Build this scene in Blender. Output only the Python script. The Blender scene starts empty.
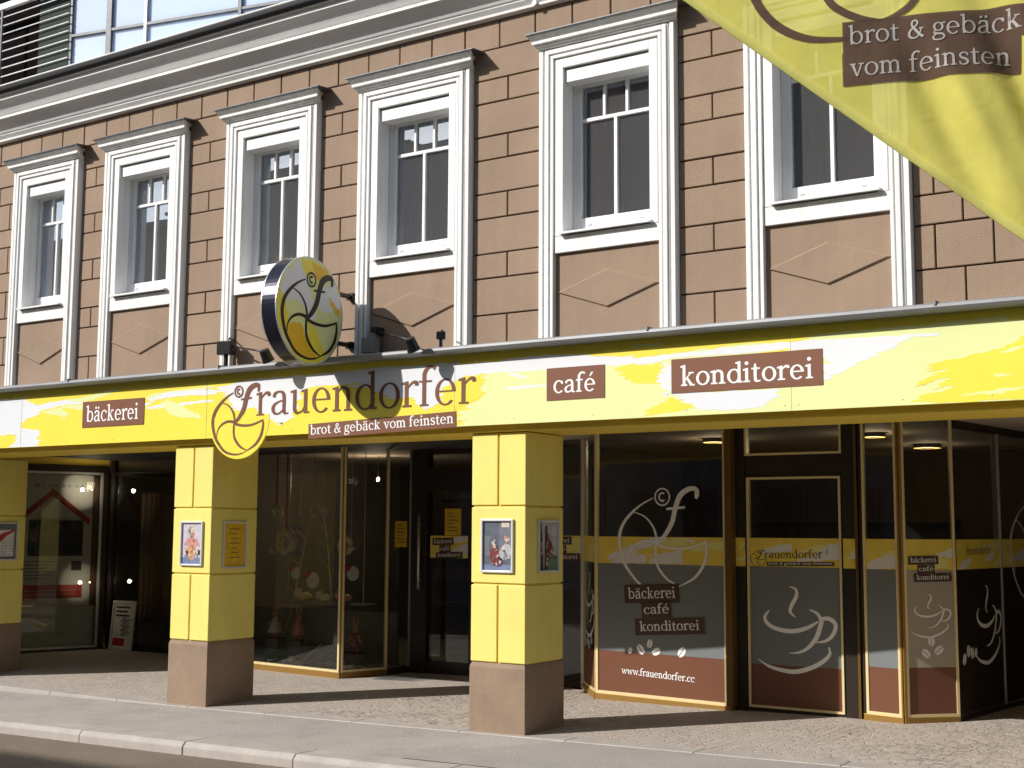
# Bakery shopfront street scene - everything is built from code
import bpy, bmesh, math, random
from mathutils import Vector, Matrix
from mathutils.noise import noise as pnoise
random.seed(7)
scene = bpy.context.scene
COL = scene.collection

# ------------------------------------------------------------------ materials
def s2l(c):
    def f(v):
        v /= 255.0
        return v/12.92 if v <= .04045 else ((v+.055)/1.055)**2.4
    return tuple(f(v) for v in c)

def mat(name, base, rough=.65, var=.08, vscale=2.5, bump=0., bscale=60., metallic=0., spec=.4, fine=0., fscale=40., stretch=(1, 1, 1), streak=0., spots=0.):
    m = bpy.data.materials.new(name); m.use_nodes = True
    nt = m.node_tree; N = nt.nodes; L = nt.links
    b = N['Principled BSDF']
    b.inputs['Roughness'].default_value = rough
    b.inputs['Metallic'].default_value = metallic
    b.inputs['Specular IOR Level'].default_value = spec
    tc = N.new('ShaderNodeTexCoord'); mp = N.new('ShaderNodeMapping')
    mp.inputs['Scale'].default_value = stretch
    L.new(tc.outputs['Object'], mp.inputs['Vector'])
    nz = N.new('ShaderNodeTexNoise'); nz.inputs['Scale'].default_value = vscale; nz.inputs['Detail'].default_value = 6
    nz.inputs['Roughness'].default_value = .6
    L.new(mp.outputs[0], nz.inputs['Vector'])
    rp = N.new('ShaderNodeValToRGB')
    rp.color_ramp.elements[0].position = .3; rp.color_ramp.elements[1].position = .7
    rp.color_ramp.elements[0].color = (*[max(0, c*(1-var)) for c in base], 1)
    rp.color_ramp.elements[1].color = (*[min(1, c*(1+var)) for c in base], 1)
    L.new(nz.outputs['Fac'], rp.inputs['Fac'])
    out = rp.outputs['Color']
    if fine > 0:
        n2 = N.new('ShaderNodeTexNoise'); n2.inputs['Scale'].default_value = fscale; n2.inputs['Detail'].default_value = 4
        L.new(mp.outputs[0], n2.inputs['Vector'])
        r2 = N.new('ShaderNodeMapRange'); r2.inputs['From Min'].default_value = .25; r2.inputs['From Max'].default_value = .75
        r2.inputs['To Min'].default_value = 1-fine; r2.inputs['To Max'].default_value = 1+fine
        L.new(n2.outputs['Fac'], r2.inputs['Value'])
        mx = N.new('ShaderNodeVectorMath'); mx.operation = 'SCALE'
        L.new(out, mx.inputs[0]); L.new(r2.outputs[0], mx.inputs['Scale'])
        out = mx.outputs[0]
    def darken(out, fac_socket, amount):
        r3 = N.new('ShaderNodeMapRange'); r3.inputs['To Min'].default_value = 1-amount; r3.inputs['To Max'].default_value = 1.0
        L.new(fac_socket, r3.inputs['Value']); mx = N.new('ShaderNodeVectorMath'); mx.operation = 'SCALE'
        L.new(out, mx.inputs[0]); L.new(r3.outputs[0], mx.inputs['Scale']); return mx.outputs[0]
    if streak > 0:                       # rain-washed vertical streaks with patchy strength
        m5 = N.new('ShaderNodeMapping'); m5.inputs['Scale'].default_value = (11, 11, .55); L.new(tc.outputs['Object'], m5.inputs['Vector'])
        n5 = N.new('ShaderNodeTexNoise'); n5.inputs['Scale'].default_value = 1.0; n5.inputs['Detail'].default_value = 5; n5.inputs['Roughness'].default_value = .65; L.new(m5.outputs[0], n5.inputs['Vector'])
        r5 = N.new('ShaderNodeMapRange'); r5.inputs['From Min'].default_value = .38; r5.inputs['From Max'].default_value = .56; L.new(n5.outputs['Fac'], r5.inputs['Value'])
        out = darken(out, r5.outputs[0], streak)
    if spots > 0:                        # trodden-in gum and small stains
        v6 = N.new('ShaderNodeTexVoronoi'); v6.inputs['Scale'].default_value = 2.6; L.new(tc.outputs['Object'], v6.inputs['Vector'])
        r6 = N.new('ShaderNodeMapRange'); r6.inputs['From Min'].default_value = .045; r6.inputs['From Max'].default_value = .075; L.new(v6.outputs['Distance'], r6.inputs['Value'])
        out = darken(out, r6.outputs[0], spots)
        n7 = N.new('ShaderNodeTexNoise'); n7.inputs['Scale'].default_value = 1.6; n7.inputs['Detail'].default_value = 7; n7.inputs['Roughness'].default_value = .7; L.new(tc.outputs['Object'], n7.inputs['Vector'])
        r7 = N.new('ShaderNodeMapRange'); r7.inputs['From Min'].default_value = .36; r7.inputs['From Max'].default_value = .50; L.new(n7.outputs['Fac'], r7.inputs['Value'])
        out = darken(out, r7.outputs[0], spots*.6)
    L.new(out, b.inputs['Base Color'])
    if bump > 0:
        n3 = N.new('ShaderNodeTexNoise'); n3.inputs['Scale'].default_value = bscale; n3.inputs['Detail'].default_value = 5
        L.new(mp.outputs[0], n3.inputs['Vector'])
        bp = N.new('ShaderNodeBump'); bp.inputs['Strength'].default_value = bump; bp.inputs['Distance'].default_value = .02
        L.new(n3.outputs['Fac'], bp.inputs['Height']); L.new(bp.outputs[0], b.inputs['Normal'])
    return m

def glass(name, tint=(.75, .78, .76), boost=1.6, wav=.02, dirt=.03, refl=(.95, .97, 1)):
    m = bpy.data.materials.new(name); m.use_nodes = True
    nt = m.node_tree; N = nt.nodes; L = nt.links; N.remove(N['Principled BSDF'])
    out = N['Material Output']
    tr = N.new('ShaderNodeBsdfTransparent'); tr.inputs['Color'].default_value = (*tint, 1)
    gl = N.new('ShaderNodeBsdfGlossy'); gl.inputs['Roughness'].default_value = .0; gl.inputs['Color'].default_value = (*refl, 1)
    fr = N.new('ShaderNodeFresnel'); fr.inputs['IOR'].default_value = 1.5
    ml = N.new('ShaderNodeMath'); ml.operation = 'MULTIPLY'; ml.inputs[1].default_value = boost; ml.use_clamp = True
    L.new(fr.outputs[0], ml.inputs[0])
    tc = N.new('ShaderNodeTexCoord')
    nz = N.new('ShaderNodeTexNoise'); nz.inputs['Scale'].default_value = 1.7; nz.inputs['Detail'].default_value = 1
    L.new(tc.outputs['Object'], nz.inputs['Vector'])
    bp = N.new('ShaderNodeBump'); bp.inputs['Strength'].default_value = wav; bp.inputs['Distance'].default_value = .05
    L.new(nz.outputs['Fac'], bp.inputs['Height']); L.new(bp.outputs[0], gl.inputs['Normal'])
    mx = N.new('ShaderNodeMixShader'); L.new(ml.outputs[0], mx.inputs['Fac']); L.new(tr.outputs[0], mx.inputs[1]); L.new(gl.outputs[0], mx.inputs[2])
    # a thin film of dust with specks
    df = N.new('ShaderNodeBsdfDiffuse'); df.inputs['Color'].default_value = (.5, .5, .5, 1)
    n2 = N.new('ShaderNodeTexNoise'); n2.inputs['Scale'].default_value = 70; n2.inputs['Detail'].default_value = 3; n2.inputs['Roughness'].default_value = .8
    L.new(tc.outputs['Object'], n2.inputs['Vector'])
    mr = N.new('ShaderNodeMapRange'); mr.inputs['From Min'].default_value = .55; mr.inputs['From Max'].default_value = .85
    mr.inputs['To Min'].default_value = dirt*.8; mr.inputs['To Max'].default_value = dirt*4
    L.new(n2.outputs['Fac'], mr.inputs['Value'])
    m2 = N.new('ShaderNodeMixShader'); L.new(mr.outputs[0], m2.inputs['Fac']); L.new(mx.outputs[0], m2.inputs[1]); L.new(df.outputs[0], m2.inputs[2])
    L.new(m2.outputs[0], out.inputs['Surface'])
    return m

def emis(name, col, st):
    m = bpy.data.materials.new(name); m.use_nodes = True
    b = m.node_tree.nodes['Principled BSDF']
    b.inputs['Base Color'].default_value = (*col, 1); b.inputs['Emission Color'].default_value = (*col, 1); b.inputs['Emission Strength'].default_value = st
    return m

M = {}
M['stucco'] = mat('brown_stucco', (.326, .231, .164), .85, .12, .9, .30, 130, fine=.06, fscale=60, streak=.045)
M['stucco_smooth'] = mat('brown_render', (.326, .232, .165), .85, .09, 1.6, .2, 160, fine=.05, fscale=120, streak=.045)
M['joint'] = mat('brown_joint', (.06, .036, .022), .9, .1)
M['trim'] = mat('white_trim_paint', (.86, .86, .845), .55, .03, 1.5, fine=.012, fscale=30, streak=.12)
M['trim2'] = mat('grey_white_cornice', (.90, .895, .885), .65, .08, 2, .1, 60, fine=.05, stretch=(1, 1, 6))
M['upvc'] = mat('white_window_frame', (.83, .83, .83), .35, .02, 4)
M['lead'] = mat('grey_sheet_metal', (.12, .125, .135), .45, .2, 3, .05, 30, metallic=.3, fine=.1)
M['gutter'] = mat('dark_gutter_metal', (.016, .016, .018), .5, .2, 3, spec=.2)
M['zinc'] = mat('zinc_flashing', (.24, .245, .255), .5, .12, 2.5, .05, 25, metallic=.15, fine=.08, stretch=(1, 3, 3))
M['dark'] = mat('dark_brown_frame', (.022, .015, .010), .42, .15, 4, spec=.4)
M['gold'] = mat('bronze_gold_frame', (.29, .165, .040), .42, .08, 5, metallic=.2)
M['bronze'] = mat('dark_bronze_frame', (.13, .066, .012), .45, .08, 5, metallic=.05)
M['bead'] = mat('pale_gold_bead', (.80, .66, .36), .38, .05, 5, metallic=.2)
M['silver'] = mat('silver_aluminium', (.55, .56, .58), .32, .06, 4, metallic=.6)
M['black'] = mat('black_metal', (.013, .013, .016), .35, .2, 5)
M['navy'] = mat('dark_glossy_rim', (.035, .035, .055), .22, .2, 4, metallic=.5)
M['yel'] = mat('pillar_yellow_paint', (.85, .73, .20), .48, .06, 1.6, .05, 40, fine=.025, streak=.03)
M['yel_d'] = mat('joint_yellow', (.72, .55, .09), .6, .05)
M['plinth'] = mat('plinth_brown_paint', (.292, .207, .144), .75, .14, 3, .2, 120, fine=.06, streak=.03)
M['beam'] = mat('beam_yellow_paint', (.78, .58, .08), .6, .08, 1.5)
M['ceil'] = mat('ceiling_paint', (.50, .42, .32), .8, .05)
M['F_Y'] = mat('sign_yellow', (.87, .74, .085), .38, .03, 2, spec=.3)
M['F_P'] = mat('sign_pale_green', (.765, .815, .39), .38, .02, 2, spec=.3)
M['F_W'] = mat('sign_white', (.765, .79, .83), .38, .02, 2, spec=.3)
M['F_O'] = mat('sign_ochre', (.82, .52, .03), .38, .05, 2, spec=.3)
M['plate'] = mat('brown_plate', (.205, .088, .052), .45, .05, 3, spec=.3)
M['let_b'] = mat('brown_letter', (.185, .078, .045), .45, .05, 3, spec=.3)
M['let_w'] = mat('white_letter', (.88, .88, .88), .45, .01, 3, spec=.3)
M['let_d'] = mat('dark_line', (.03, .022, .016), .45, .05, 3, spec=.3)
M['film_g'] = mat('grey_film', (.18, .195, .207), .35, .03, 2)
M['film_t'] = mat('taupe_film', (.40, .35, .29), .35, .03, 2)
M['film_b'] = mat('brown_film', (.160, .063, .035), .4, .04, 2)
M['st_y'] = mat('sticker_yellow', (.80, .62, .10), .4, .08, 6)
M['st_w'] = mat('sticker_white', (.75, .74, .72), .4, .03, 6)
M['st_p'] = mat('sticker_pale', (.78, .74, .28), .4, .05, 6)
M['st_d'] = mat('sticker_dark_brown', (.075, .04, .028), .4, .05, 6)
M['st_l'] = mat('sticker_letter', (.84, .83, .83), .4, .02, 6)
M['ceil_dark'] = mat('darkening_sheet', (.05, .045, .04), .7, .1)
M['film_shade'] = mat('shaded_film', (.022, .016, .013), .4, .1)  # darker copy of the pane film, with the side pane's shade in its colour
M['room'] = mat('dark_room', (.17, .155, .14), .9, .25, 1.2)
M['room2'] = mat('room_brown', (.06, .036, .022), .8, .25, 2, stretch=(6, 1, 1))
M['roomup'] = mat('upper_room', (.16, .15, .15), .9, .2, 1.2)
M['glass'] = glass('shop_glass', (.84, .86, .84), 1.3, .014, .012)
M['glassup'] = glass('upper_glass', (.78, .79, .80), 7.5, .022, .125, (.74, .86, 1))
M['paper'] = mat('paper', (.72, .70, .66), .6, .03, 8)
M['red'] = mat('red', (.45, .03, .025), .5, .08, 6)
M['straw'] = mat('straw', (.75, .62, .38), .8, .3, 20, .6, 80)
M['cloth_w'] = mat('pale_cloth', (.58, .55, .50), .85, .12, 6, .3, 30)
M['cloth_g'] = mat('grey_green_curtain', (.46, .47, .43), .85, .1, 3, stretch=(8, 1, 1))
M['cloth_r'] = mat('dull_red_curtain', (.66, .24, .20), .85, .12, 3, stretch=(8, 1, 1))
M['fur'] = mat('brown_plush', (.42, .22, .10), .9, .2, 20, .5, 90)
M['leaf'] = mat('green_leaf', (.14, .36, .09), .55, .35, 14)
M['bread'] = mat('egg_and_bread', (.70, .56, .38), .6, .25, 12, .2, 40)
M['wood'] = mat('branch_wood', (.22, .13, .07), .8, .3, 14, .4, 50)
M['dgrass'] = mat('dry_grass', (.45, .36, .20), .8, .2, 14)
M['granite'] = mat('kerb_granite', (.43, .395, .355), .8, .12, 4, .25, 110, fine=.12, fscale=120, spots=.14)
M['lamp'] = emis('warm_lamp', (1, .72, .22), .8)
M['bulb'] = emis('warm_bulb', (1, .62, .35), 6)

# ------------------------------------------------------------------ mesh builder
class MB:
    def __init__(s): s.v = []; s.f = []; s.mi = []; s.mats = []
    def idx(s, m):
        if m not in s.mats: s.mats.append(m)
        return s.mats.index(m)
    def face(s, pts, m):
        k = len(s.v); s.v += [tuple(p) for p in pts]; s.f.append(tuple(range(k, k+len(pts)))); s.mi.append(s.idx(m))
    def mesh(s, vs, fs, m):
        k = len(s.v); s.v += [tuple(p) for p in vs]; i = s.idx(m)
        for f in fs: s.f.append(tuple(a+k for a in f)); s.mi.append(i)
    def box(s, x0, x1, y0, y1, z0, z1, m, F=None):
        vs = [(x, y, z) for z in (z0, z1) for y in (y0, y1) for x in (x0, x1)]
        if F: vs = [F(*v) for v in vs]
        s.mesh(vs, [(0, 2, 3, 1), (4, 5, 7, 6), (0, 1, 5, 4), (2, 6, 7, 3), (0, 4, 6, 2), (1, 3, 7, 5)], m)
    def tube(s, pts, r, m, n=10, caps=True):
        pts = [Vector(p) for p in pts]; rs = r if isinstance(r, (list, tuple)) else [r]*len(pts)
        rings = []; up = None
        for i, p in enumerate(pts):
            d = (pts[min(i+1, len(pts)-1)]-pts[max(i-1, 0)]).normalized()
            if up is None:
                up = d.orthogonal().normalized()
            up = (up-d*up.dot(d)).normalized(); w = d.cross(up)
            rings.append([p+(up*math.cos(a)+w*math.sin(a))*rs[i] for a in [2*math.pi*k/n for k in range(n)]])
        vs = [q for R in rings for q in R]; fs = []
        for i in range(len(pts)-1):
            for k in range(n):
                a, b = i*n+k, i*n+(k+1) % n; fs.append((a, b, b+n, a+n))
        if caps: fs.append(tuple(range(n-1, -1, -1))); fs.append(tuple(range((len(pts)-1)*n, len(pts)*n)))
        s.mesh(vs, fs, m)
    def ball(s, c, r, m, n=12, k=8, wob=0.):
        r = r if isinstance(r, (list, tuple)) else (r, r, r); vs = []; fs = []
        for i in range(k+1):
            t = math.pi*i/k
            for j in range(n):
                a = 2*math.pi*j/n
                q = 1+wob*pnoise(Vector((c[0]*7+math.cos(a)*math.sin(t)*2, c[1]*7+math.sin(a)*math.sin(t)*2, math.cos(t)*2)))
                vs.append((c[0]+r[0]*q*math.sin(t)*math.cos(a), c[1]+r[1]*q*math.sin(t)*math.sin(a), c[2]+r[2]*q*math.cos(t)))
        for i in range(k):
            for j in range(n):
                fs.append((i*n+j, i*n+(j+1) % n, (i+1)*n+(j+1) % n, (i+1)*n+j))
        s.mesh(vs, fs, m)
    def prism(s, poly, n0, n1, m, F=lambda u, v, n: (u, n, v)):
        """convex polygon in (u,v) extruded between depths n0 (back) and n1 (front)"""
        k = len(poly)
        vs = [F(u, v, n0) for u, v in poly]+[F(u, v, n1) for u, v in poly]
        fs = [tuple(range(k)), tuple(range(2*k-1, k-1, -1))]+[(i, i+k, (i+1) % k+k, (i+1) % k) for i in range(k)]
        s.mesh(vs, fs, m)
    def poly(s, poly, n, m, F):
        """any simple polygon as a flat sheet"""
        from mathutils.geometry import tessellate_polygon
        tr = tessellate_polygon([[Vector((u, v, 0)) for u, v in poly]])
        s.mesh([F(u, v, n) for u, v in poly], [tuple(t) for t in tr], m)
    def sweep(s, prof, x0, x1, m):
        """open profile of (y,z) points drawn along x"""
        k = len(prof)
        vs = [(x0, y, z) for y, z in prof]+[(x1, y, z) for y, z in prof]
        s.mesh(vs, [(i, i+1, i+1+k, i+k) for i in range(k-1)], m)
    def build(s, name, parent=None, label=None, smooth=False, bevel=0., kind=None, fixn=True):
        me = bpy.data.meshes.new(name); me.from_pydata(s.v, [], s.f); me.update()
        for m in s.mats: me.materials.append(M[m] if isinstance(m, str) else m)
        me.polygons.foreach_set('material_index', s.mi)
        if fixn:
            bm = bmesh.new(); bm.from_mesh(me)
            if smooth: bmesh.ops.remove_doubles(bm, verts=bm.verts, dist=1e-5)
            bmesh.ops.recalc_face_normals(bm, faces=bm.faces); bm.to_mesh(me); bm.free()
        if smooth: me.polygons.foreach_set('use_smooth', [True]*len(me.polygons))
        o = bpy.data.objects.new(name, me); COL.objects.link(o)
        if parent: attach(o, parent)
        if label: o['label'] = label
        if kind: o['kind'] = kind
        if bevel:
            b = o.modifiers.new('bevel', 'BEVEL'); b.width = bevel; b.segments = 2; b.limit_method = 'ANGLE'; b.angle_limit = math.radians(40)
        return o

def world_of(o):
    w = Vector((0, 0, 0))
    while o: w += o.location; o = o.parent
    return w
def attach(o, parent):
    """children are modelled in world coordinates: cancel the parent's own position"""
    o.parent = parent; o.location = -world_of(parent)
def thing(name, label, cat, loc=(0, 0, 0), group=None):
    o = bpy.data.objects.new(name, None); COL.objects.link(o); o.location = loc; o.empty_display_size = .1
    return tag(o, label, cat, group)
def tag(o, label, cat, group=None):
    o['label'] = label; o['category'] = cat
    if group: o['group'] = group
    return o

class Plane:
    """vertical panel from A to B on the ground plan: u along it, v up, n outwards to the street"""
    def __init__(s, A, B):
        s.A = Vector((*A, 0)); d = Vector((B[0]-A[0], B[1]-A[1], 0)); s.L = d.length; s.U = d/s.L; s.N = Vector((s.U.y, -s.U.x, 0))
    def __call__(s, u, v, n): p = s.A+s.U*u+s.N*n; return (p.x, p.y, v)
FACADE = lambda u, v, n: (u, n, v)          # n is simply y

# ------------------------------------------------------------------ strokes and letters
def crom(pts, n=8):
    P = [pts[0]]+list(pts)+[pts[-1]]; o = []
    for i in range(1, len(P)-2):
        p0, p1, p2, p3 = P[i-1:i+3]
        for k in range(n):
            t = k/n
            o.append(tuple(.5*((2*b)+(c-a)*t+(2*a-5*b+4*c-d)*t*t+(3*b-a-3*c+d)*t**3) for a, b, c, d in zip(p0, p1, p2, p3)))
    o.append(tuple(pts[-1])); return o
def ribbon(pts, ws, n=8):
    """strip of quads along a smooth curve with varying width -> (left,right) points"""
    c = crom([(*p, w) for p, w in zip(pts, ws)], n); Lp = []; Rp = []
    for i, (x, y, w) in enumerate(c):
        a = c[max(i-1, 0)]; b = c[min(i+1, len(c)-1)]; dx, dy = b[0]-a[0], b[1]-a[1]; l = math.hypot(dx, dy) or 1
        Lp.append((x-dy/l*w/2, y+dx/l*w/2)); Rp.append((x+dy/l*w/2, y-dx/l*w/2))
    return ('s', Lp, Rp)
def arc(cx, cy, rx, ry, a0, a1, S, T, n=26):
    o = []; i = []
    for k in range(n+1):
        a = math.radians(a0+(a1-a0)*k/n); c, s = math.cos(a), math.sin(a)
        o.append((cx+rx*c, cy+ry*s)); i.append((cx+(rx-S)*c, cy+(ry-T)*s))
    return ('s', o, i)
def rect(x0, x1, y0, y1): return ('p', [(x0, y0), (x1, y0), (x1, y1), (x0, y1)])
def quad(*p): return ('p', list(p))
def dot(cx, cy, r, n=14): return ('p', [(cx+r*math.cos(2*math.pi*k/n), cy+r*math.sin(2*math.pi*k/n)) for k in range(n)])

def glyph(ch, S, T):
    h = T*1.05; ov = S*.62
    def foot(x): return rect(x-ov, x+S+ov, 0, h)
    def flag(x, y): return quad((x-ov*1.25, y-h*1.55), (x+S*.5, y-h*1.55), (x+S, y+.015), (x+S*.6, y+.015), (x-ov*1.25, y-h*.6))
    def arch(x0, x1):      # from stem x0 over to right stem
        return [ribbon([(x0+S*.4, .70), (x0+S+.08, .90), (x0+(x1-x0)*.62, .975), (x1+S*.2, .86), (x1+S*.5, .62), (x1+S*.5, .3)], [T*.8, T*1.05, T*1.35, S*.95, S, S]), rect(x1, x1+S, 0, .4)]
    if ch == 'o': return [arc(.49, .5, .49, .525, 0, 360, S, T)], .98
    if ch == 'c': return [arc(.47, .5, .47, .525, 48, 318, S, T), quad((.60, .98), (.83, .94), (.83, .70), (.70, .70)), ], .87
    if ch == 'e': return [arc(.47, .5, .46, .525, 0, 318, S*.97, T), rect(.10, .93-S*.35, .5, .5+T*.85)], .95
    if ch in 'é': g, w = glyph('e', S, T); return g+[quad((.42, 1.18), (.53, 1.18), (.78, 1.5), (.58, 1.5))], w
    if ch == 'a':
        return [ribbon([(.14, .74), (.2, .90), (.42, .975), (.62, .90), (.68, .68), (.68, .3), (.70, .1), (.80, .035), (.92, .06)], [S*.9, S*.8, T*1.2, S*.9, S, S, S*.95, T*1.1, T*.7]),
                ribbon([(.66, .60), (.40, .545), (.17, .42), (.10, .26), (.17, .09), (.33, .035), (.5, .09), (.66, .24)], [T*.9, T, S*.75, S*.98, S*.75, T*1.1, T, T*.8])], .93
    if ch == 'ä': g, w = glyph('a', S, T); return g+[dot(.26, 1.27, S*.56), dot(.62, 1.27, S*.56)], w
    if ch == 'b': return [rect(.10, .10+S, .0, 1.5), flag(.10, 1.53), arc(.54, .5, .48, .525, -172, 172, S, T)], 1.06
    if ch == 'd': return [rect(.76, .76+S, 0, 1.5), flag(.76, 1.53), rect(.76, .76+S+ov*1.1, 0, h), arc(.50, .5, .48, .525, 8, 352, S, T)], 1.06
    if ch == 'f': return [ribbon([(.13+S/2, .0), (.13+S/2, 1.0), (.15+S/2, 1.30), (.32+S/2, 1.50), (.52+S/2, 1.50), (.62+S/2, 1.42)], [S, S, S, S*.8, T*1.3, S*.85]), rect(-.02, .56, 1.0-h, 1.0), foot(.13)], .60
    if ch == 'g':
        return [arc(.44, .66, .37, .365, 0, 360, S*.9, T), ribbon([(.62, .93), (.78, .95), (.92, .99)], [T, T*1.2, T*1.6]),
                ribbon([(.24, .36), (.13, .24), (.2, .13), (.45, .10), (.72, .06), (.83, -.10), (.76, -.29), (.46, -.40), (.16, -.36), (.06, -.22), (.12, -.06), (.30, .05)], [T, T*1.2, S*.85, S*.9, S*.85, S*.8, T*1.3, T*1.1, T*1.3, S*.75, T*1.2, T])], .92
    if ch == 'i': return [rect(.13, .13+S, 0, .98), flag(.13, 1.0), foot(.13), dot(.13+S/2, 1.36, S*.66)], .26+S
    if ch == 'k': return [rect(.12, .12+S, 0, 1.5), flag(.12, 1.53), foot(.12), quad((.12+S, .40), (.12+S, .52), (.66, .97), (.80, .97)), rect(.55, .92, 1.0-h, 1.0),
                          quad((.30+S*.3, .52), (.44+S*.3, .62), (.90, .03), (.66, .03)), rect(.62, 1.0, 0, h)], 1.0
    if ch == 'n': return [rect(.12, .12+S, 0, .98), flag(.12, 1.0), foot(.12)]+arch(.12, .68)+[foot(.68)], .82+S
    if ch == 'm': return [rect(.12, .12+S, 0, .98), flag(.12, 1.0), foot(.12)]+arch(.12, .66)+[foot(.66)]+arch(.66, 1.20)+[foot(1.20)], 1.33+S
    if ch == 'r': return [rect(.12, .12+S, 0, .98), flag(.12, 1.0), rect(.12-ov, .12+S+ov*1.3, 0, h), ribbon([(.12+S*.5, .66), (.12+S+.06, .85), (.12+S+.22, .96), (.12+S+.36, .93), (.12+S+.38, .82)], [T*.8, T*1.1, T*1.6, S*.95, S*.9])], .52+S
    if ch == 's': return [ribbon([(.66, .74), (.60, .91), (.40, .975), (.20, .90), (.14, .74), (.26, .58), (.48, .48), (.64, .34), (.62, .14), (.40, .03), (.18, .08), (.10, .26)], [S*.55, T*1.1, T*1.15, S*.8, S*.9, S*.95, S, S*.95, S*.85, T*1.15, T*1.1, S*.6])], .76
    if ch == 't': return [ribbon([(.16+S/2, 1.3), (.16+S/2, .95), (.16+S/2, .3), (.20+S/2, .09), (.36+S/2, .035), (.52+S/2, .09)], [T*.8, S, S, S*.95, T*1.2, T*.9]), rect(0, .58, 1.0-h, 1.0)], .62
    if ch == 'u': return [rect(.12, .12+S, .3, .98), flag(.12, 1.0), ribbon([(.12+S/2, .35), (.13+S/2, .16), (.22+S/2, .04), (.42, .035), (.60, .10), (.70, .26)], [S, S, S*.8, T*1.2, T, T*.8]), rect(.68, .68+S, 0, .98), flag(.68, 1.0), rect(.68, .68+S+ov, 0, h)], .82+S
    if ch == 'v': return [quad((.05, .97), (.05+S*1.15, .97), (.53, .0), (.40, .0)), quad((.78-T*.3, .97), (.80+T*.6, .97), (.53, 0), (.42, 0)), rect(-.04, .38, 1.0-h, 1.0), rect(.60, .96, 1.0-h, 1.0)], .92
    if ch == 'w': return [quad((.05, .97), (.05+S*1.1, .97), (.47, 0), (.35, 0)), quad((.66, .97), (.70+T*.3, .97), (.46, 0), (.37, 0)), quad((.60, .97), (.60+S*1.1, .97), (1.02, 0), (.90, 0)), quad((1.24, .97), (1.25+T*.7, .97), (1.02, 0), (.92, 0)), rect(-.04, .36, 1.0-h, 1.0), rect(1.08, 1.40, 1.0-h, 1.0)], 1.36
    if ch == '&': return [ribbon([(1.12, .03), (.86, .25), (.52, .70), (.34, .98), (.36, 1.24), (.54, 1.36), (.70, 1.25), (.70, 1.05), (.50, .84), (.26, .66), (.12, .40), (.18, .14), (.42, .02), (.70, .10), (.90, .40), (.98, .66)], [S, S, S, S*.85, S*.8, T*1.3, S*.75, T*1.4, T*1.3, S*.8, S, S*.95, T*1.4, T*1.2, T*1.1, T]), rect(.84, 1.14, .66, .66+h)], 1.16
    if ch == '.': return [dot(.16, S*.6, S*.66)], .34
    if ch == ' ': return [], .42
    return [], .5

def text_shapes(txt, S=.19, T=.095, gap=.09):
    x = 0; out = []
    for ch in txt:
        g, w = glyph(ch, S, T); ext = []
        for k in g:
            if k[0] == 's': out.append(('s', [(a+x, b) for a, b in k[1]], [(a+x, b) for a, b in k[2]]))
            else: out.append(('p', [(a+x, b) for a, b in k[1]]))
        x += w+gap
    return out, x-gap
def put_shapes(mb, shapes, m, F, n, dn, org, sx, sy, ang=0., step=2e-4):
    """lay flat letter shapes on frame F; each shape a hair above the one before"""
    c, s = math.cos(ang), math.sin(ang)
    def X(p):
        a, b = p[0]*sx, p[1]*sy
        return (org[0]+a*c-b*s, org[1]+a*s+b*c)
    for i, k in enumerate(shapes):
        nn = n+dn*step*(i % 4)
        if k[0] == 's':
            Lp = [X(p) for p in k[1]]; Rp = [X(p) for p in k[2]]; q = len(Lp)
            mb.mesh([F(*p, nn) for p in Lp]+[F(*p, nn) for p in Rp], [(j, j+1, q+j+1, q+j) for j in range(q-1)], m)
        else: mb.face([F(*X(p), nn) for p in k[1]], m)
def text(mb, txt, m, F, n, dn, x, y, xh, width, ang=0., S=.19, T=.095, gap=.09):
    sh, w = text_shapes(txt, S, T, gap); put_shapes(mb, sh, m, F, n, dn, (x, y), width/w, xh, ang)

LOGO = {
  'big': [(-0.167,0.569),(-0.357,0.485),(-0.544,0.365),(-0.726,0.188),(-0.812,0.01),(-0.818,-0.202),(-0.733,-0.462),(-0.6,-0.642),(-0.404,-0.817),(-0.137,-0.895),(0.106,-0.892),(0.327,-0.826)],
  'in1': [(-0.543,0.35),(-0.325,0.274),(-0.165,0.112),(-0.1,-0.078),(-0.118,-0.266),(-0.105,-0.45),(-0.027,-0.593),(0.125,-0.73),(0.326,-0.812)],
  'in2': [(-0.676,-0.485),(-0.659,-0.332),(-0.546,-0.197),(-0.359,-0.119),(-0.166,-0.124),(-0.017,-0.192),(0.206,-0.226),(0.482,-0.217),(0.826,-0.118)],
  'right': [(0.815,-0.104),(0.83,-0.244),(0.771,-0.472),(0.599,-0.68),(0.327,-0.817)],
  'f': [(-0.092,-0.155),(0.051,-0.029),(0.192,0.176),(0.259,0.404),(0.352,0.606),(0.501,0.7),(0.628,0.71),(0.666,0.668)],
}
CUP = {
  'steam': [(-0.06,0.369),(-0.004,0.351),(0.003,0.291),(-0.039,0.214),(-0.056,0.153),(-0.009,0.109)],
  'bowl': [(-0.25,0.16),(-0.292,0.098),(-0.26,0.038),(-0.163,-0.003),(-0.035,-0.012),(0.092,0.02),(0.196,0.08)],
  'side': [(0.119,0.179),(0.189,0.147),(0.222,0.089),(0.219,0.056),(0.177,-0.058),(0.105,-0.143),(0.025,-0.189),(-0.071,-0.202)],
  'handle': [(0.227,0.104),(0.297,0.107),(0.35,0.057),(0.325,-0.025),(0.262,-0.08),(0.176,-0.099)],
  'saucer': [(-0.363,-0.267),(-0.266,-0.322),(-0.137,-0.352),(-0.01,-0.356),(0.133,-0.313),(0.243,-0.247),(0.294,-0.185),(0.284,-0.131)],
}
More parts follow.
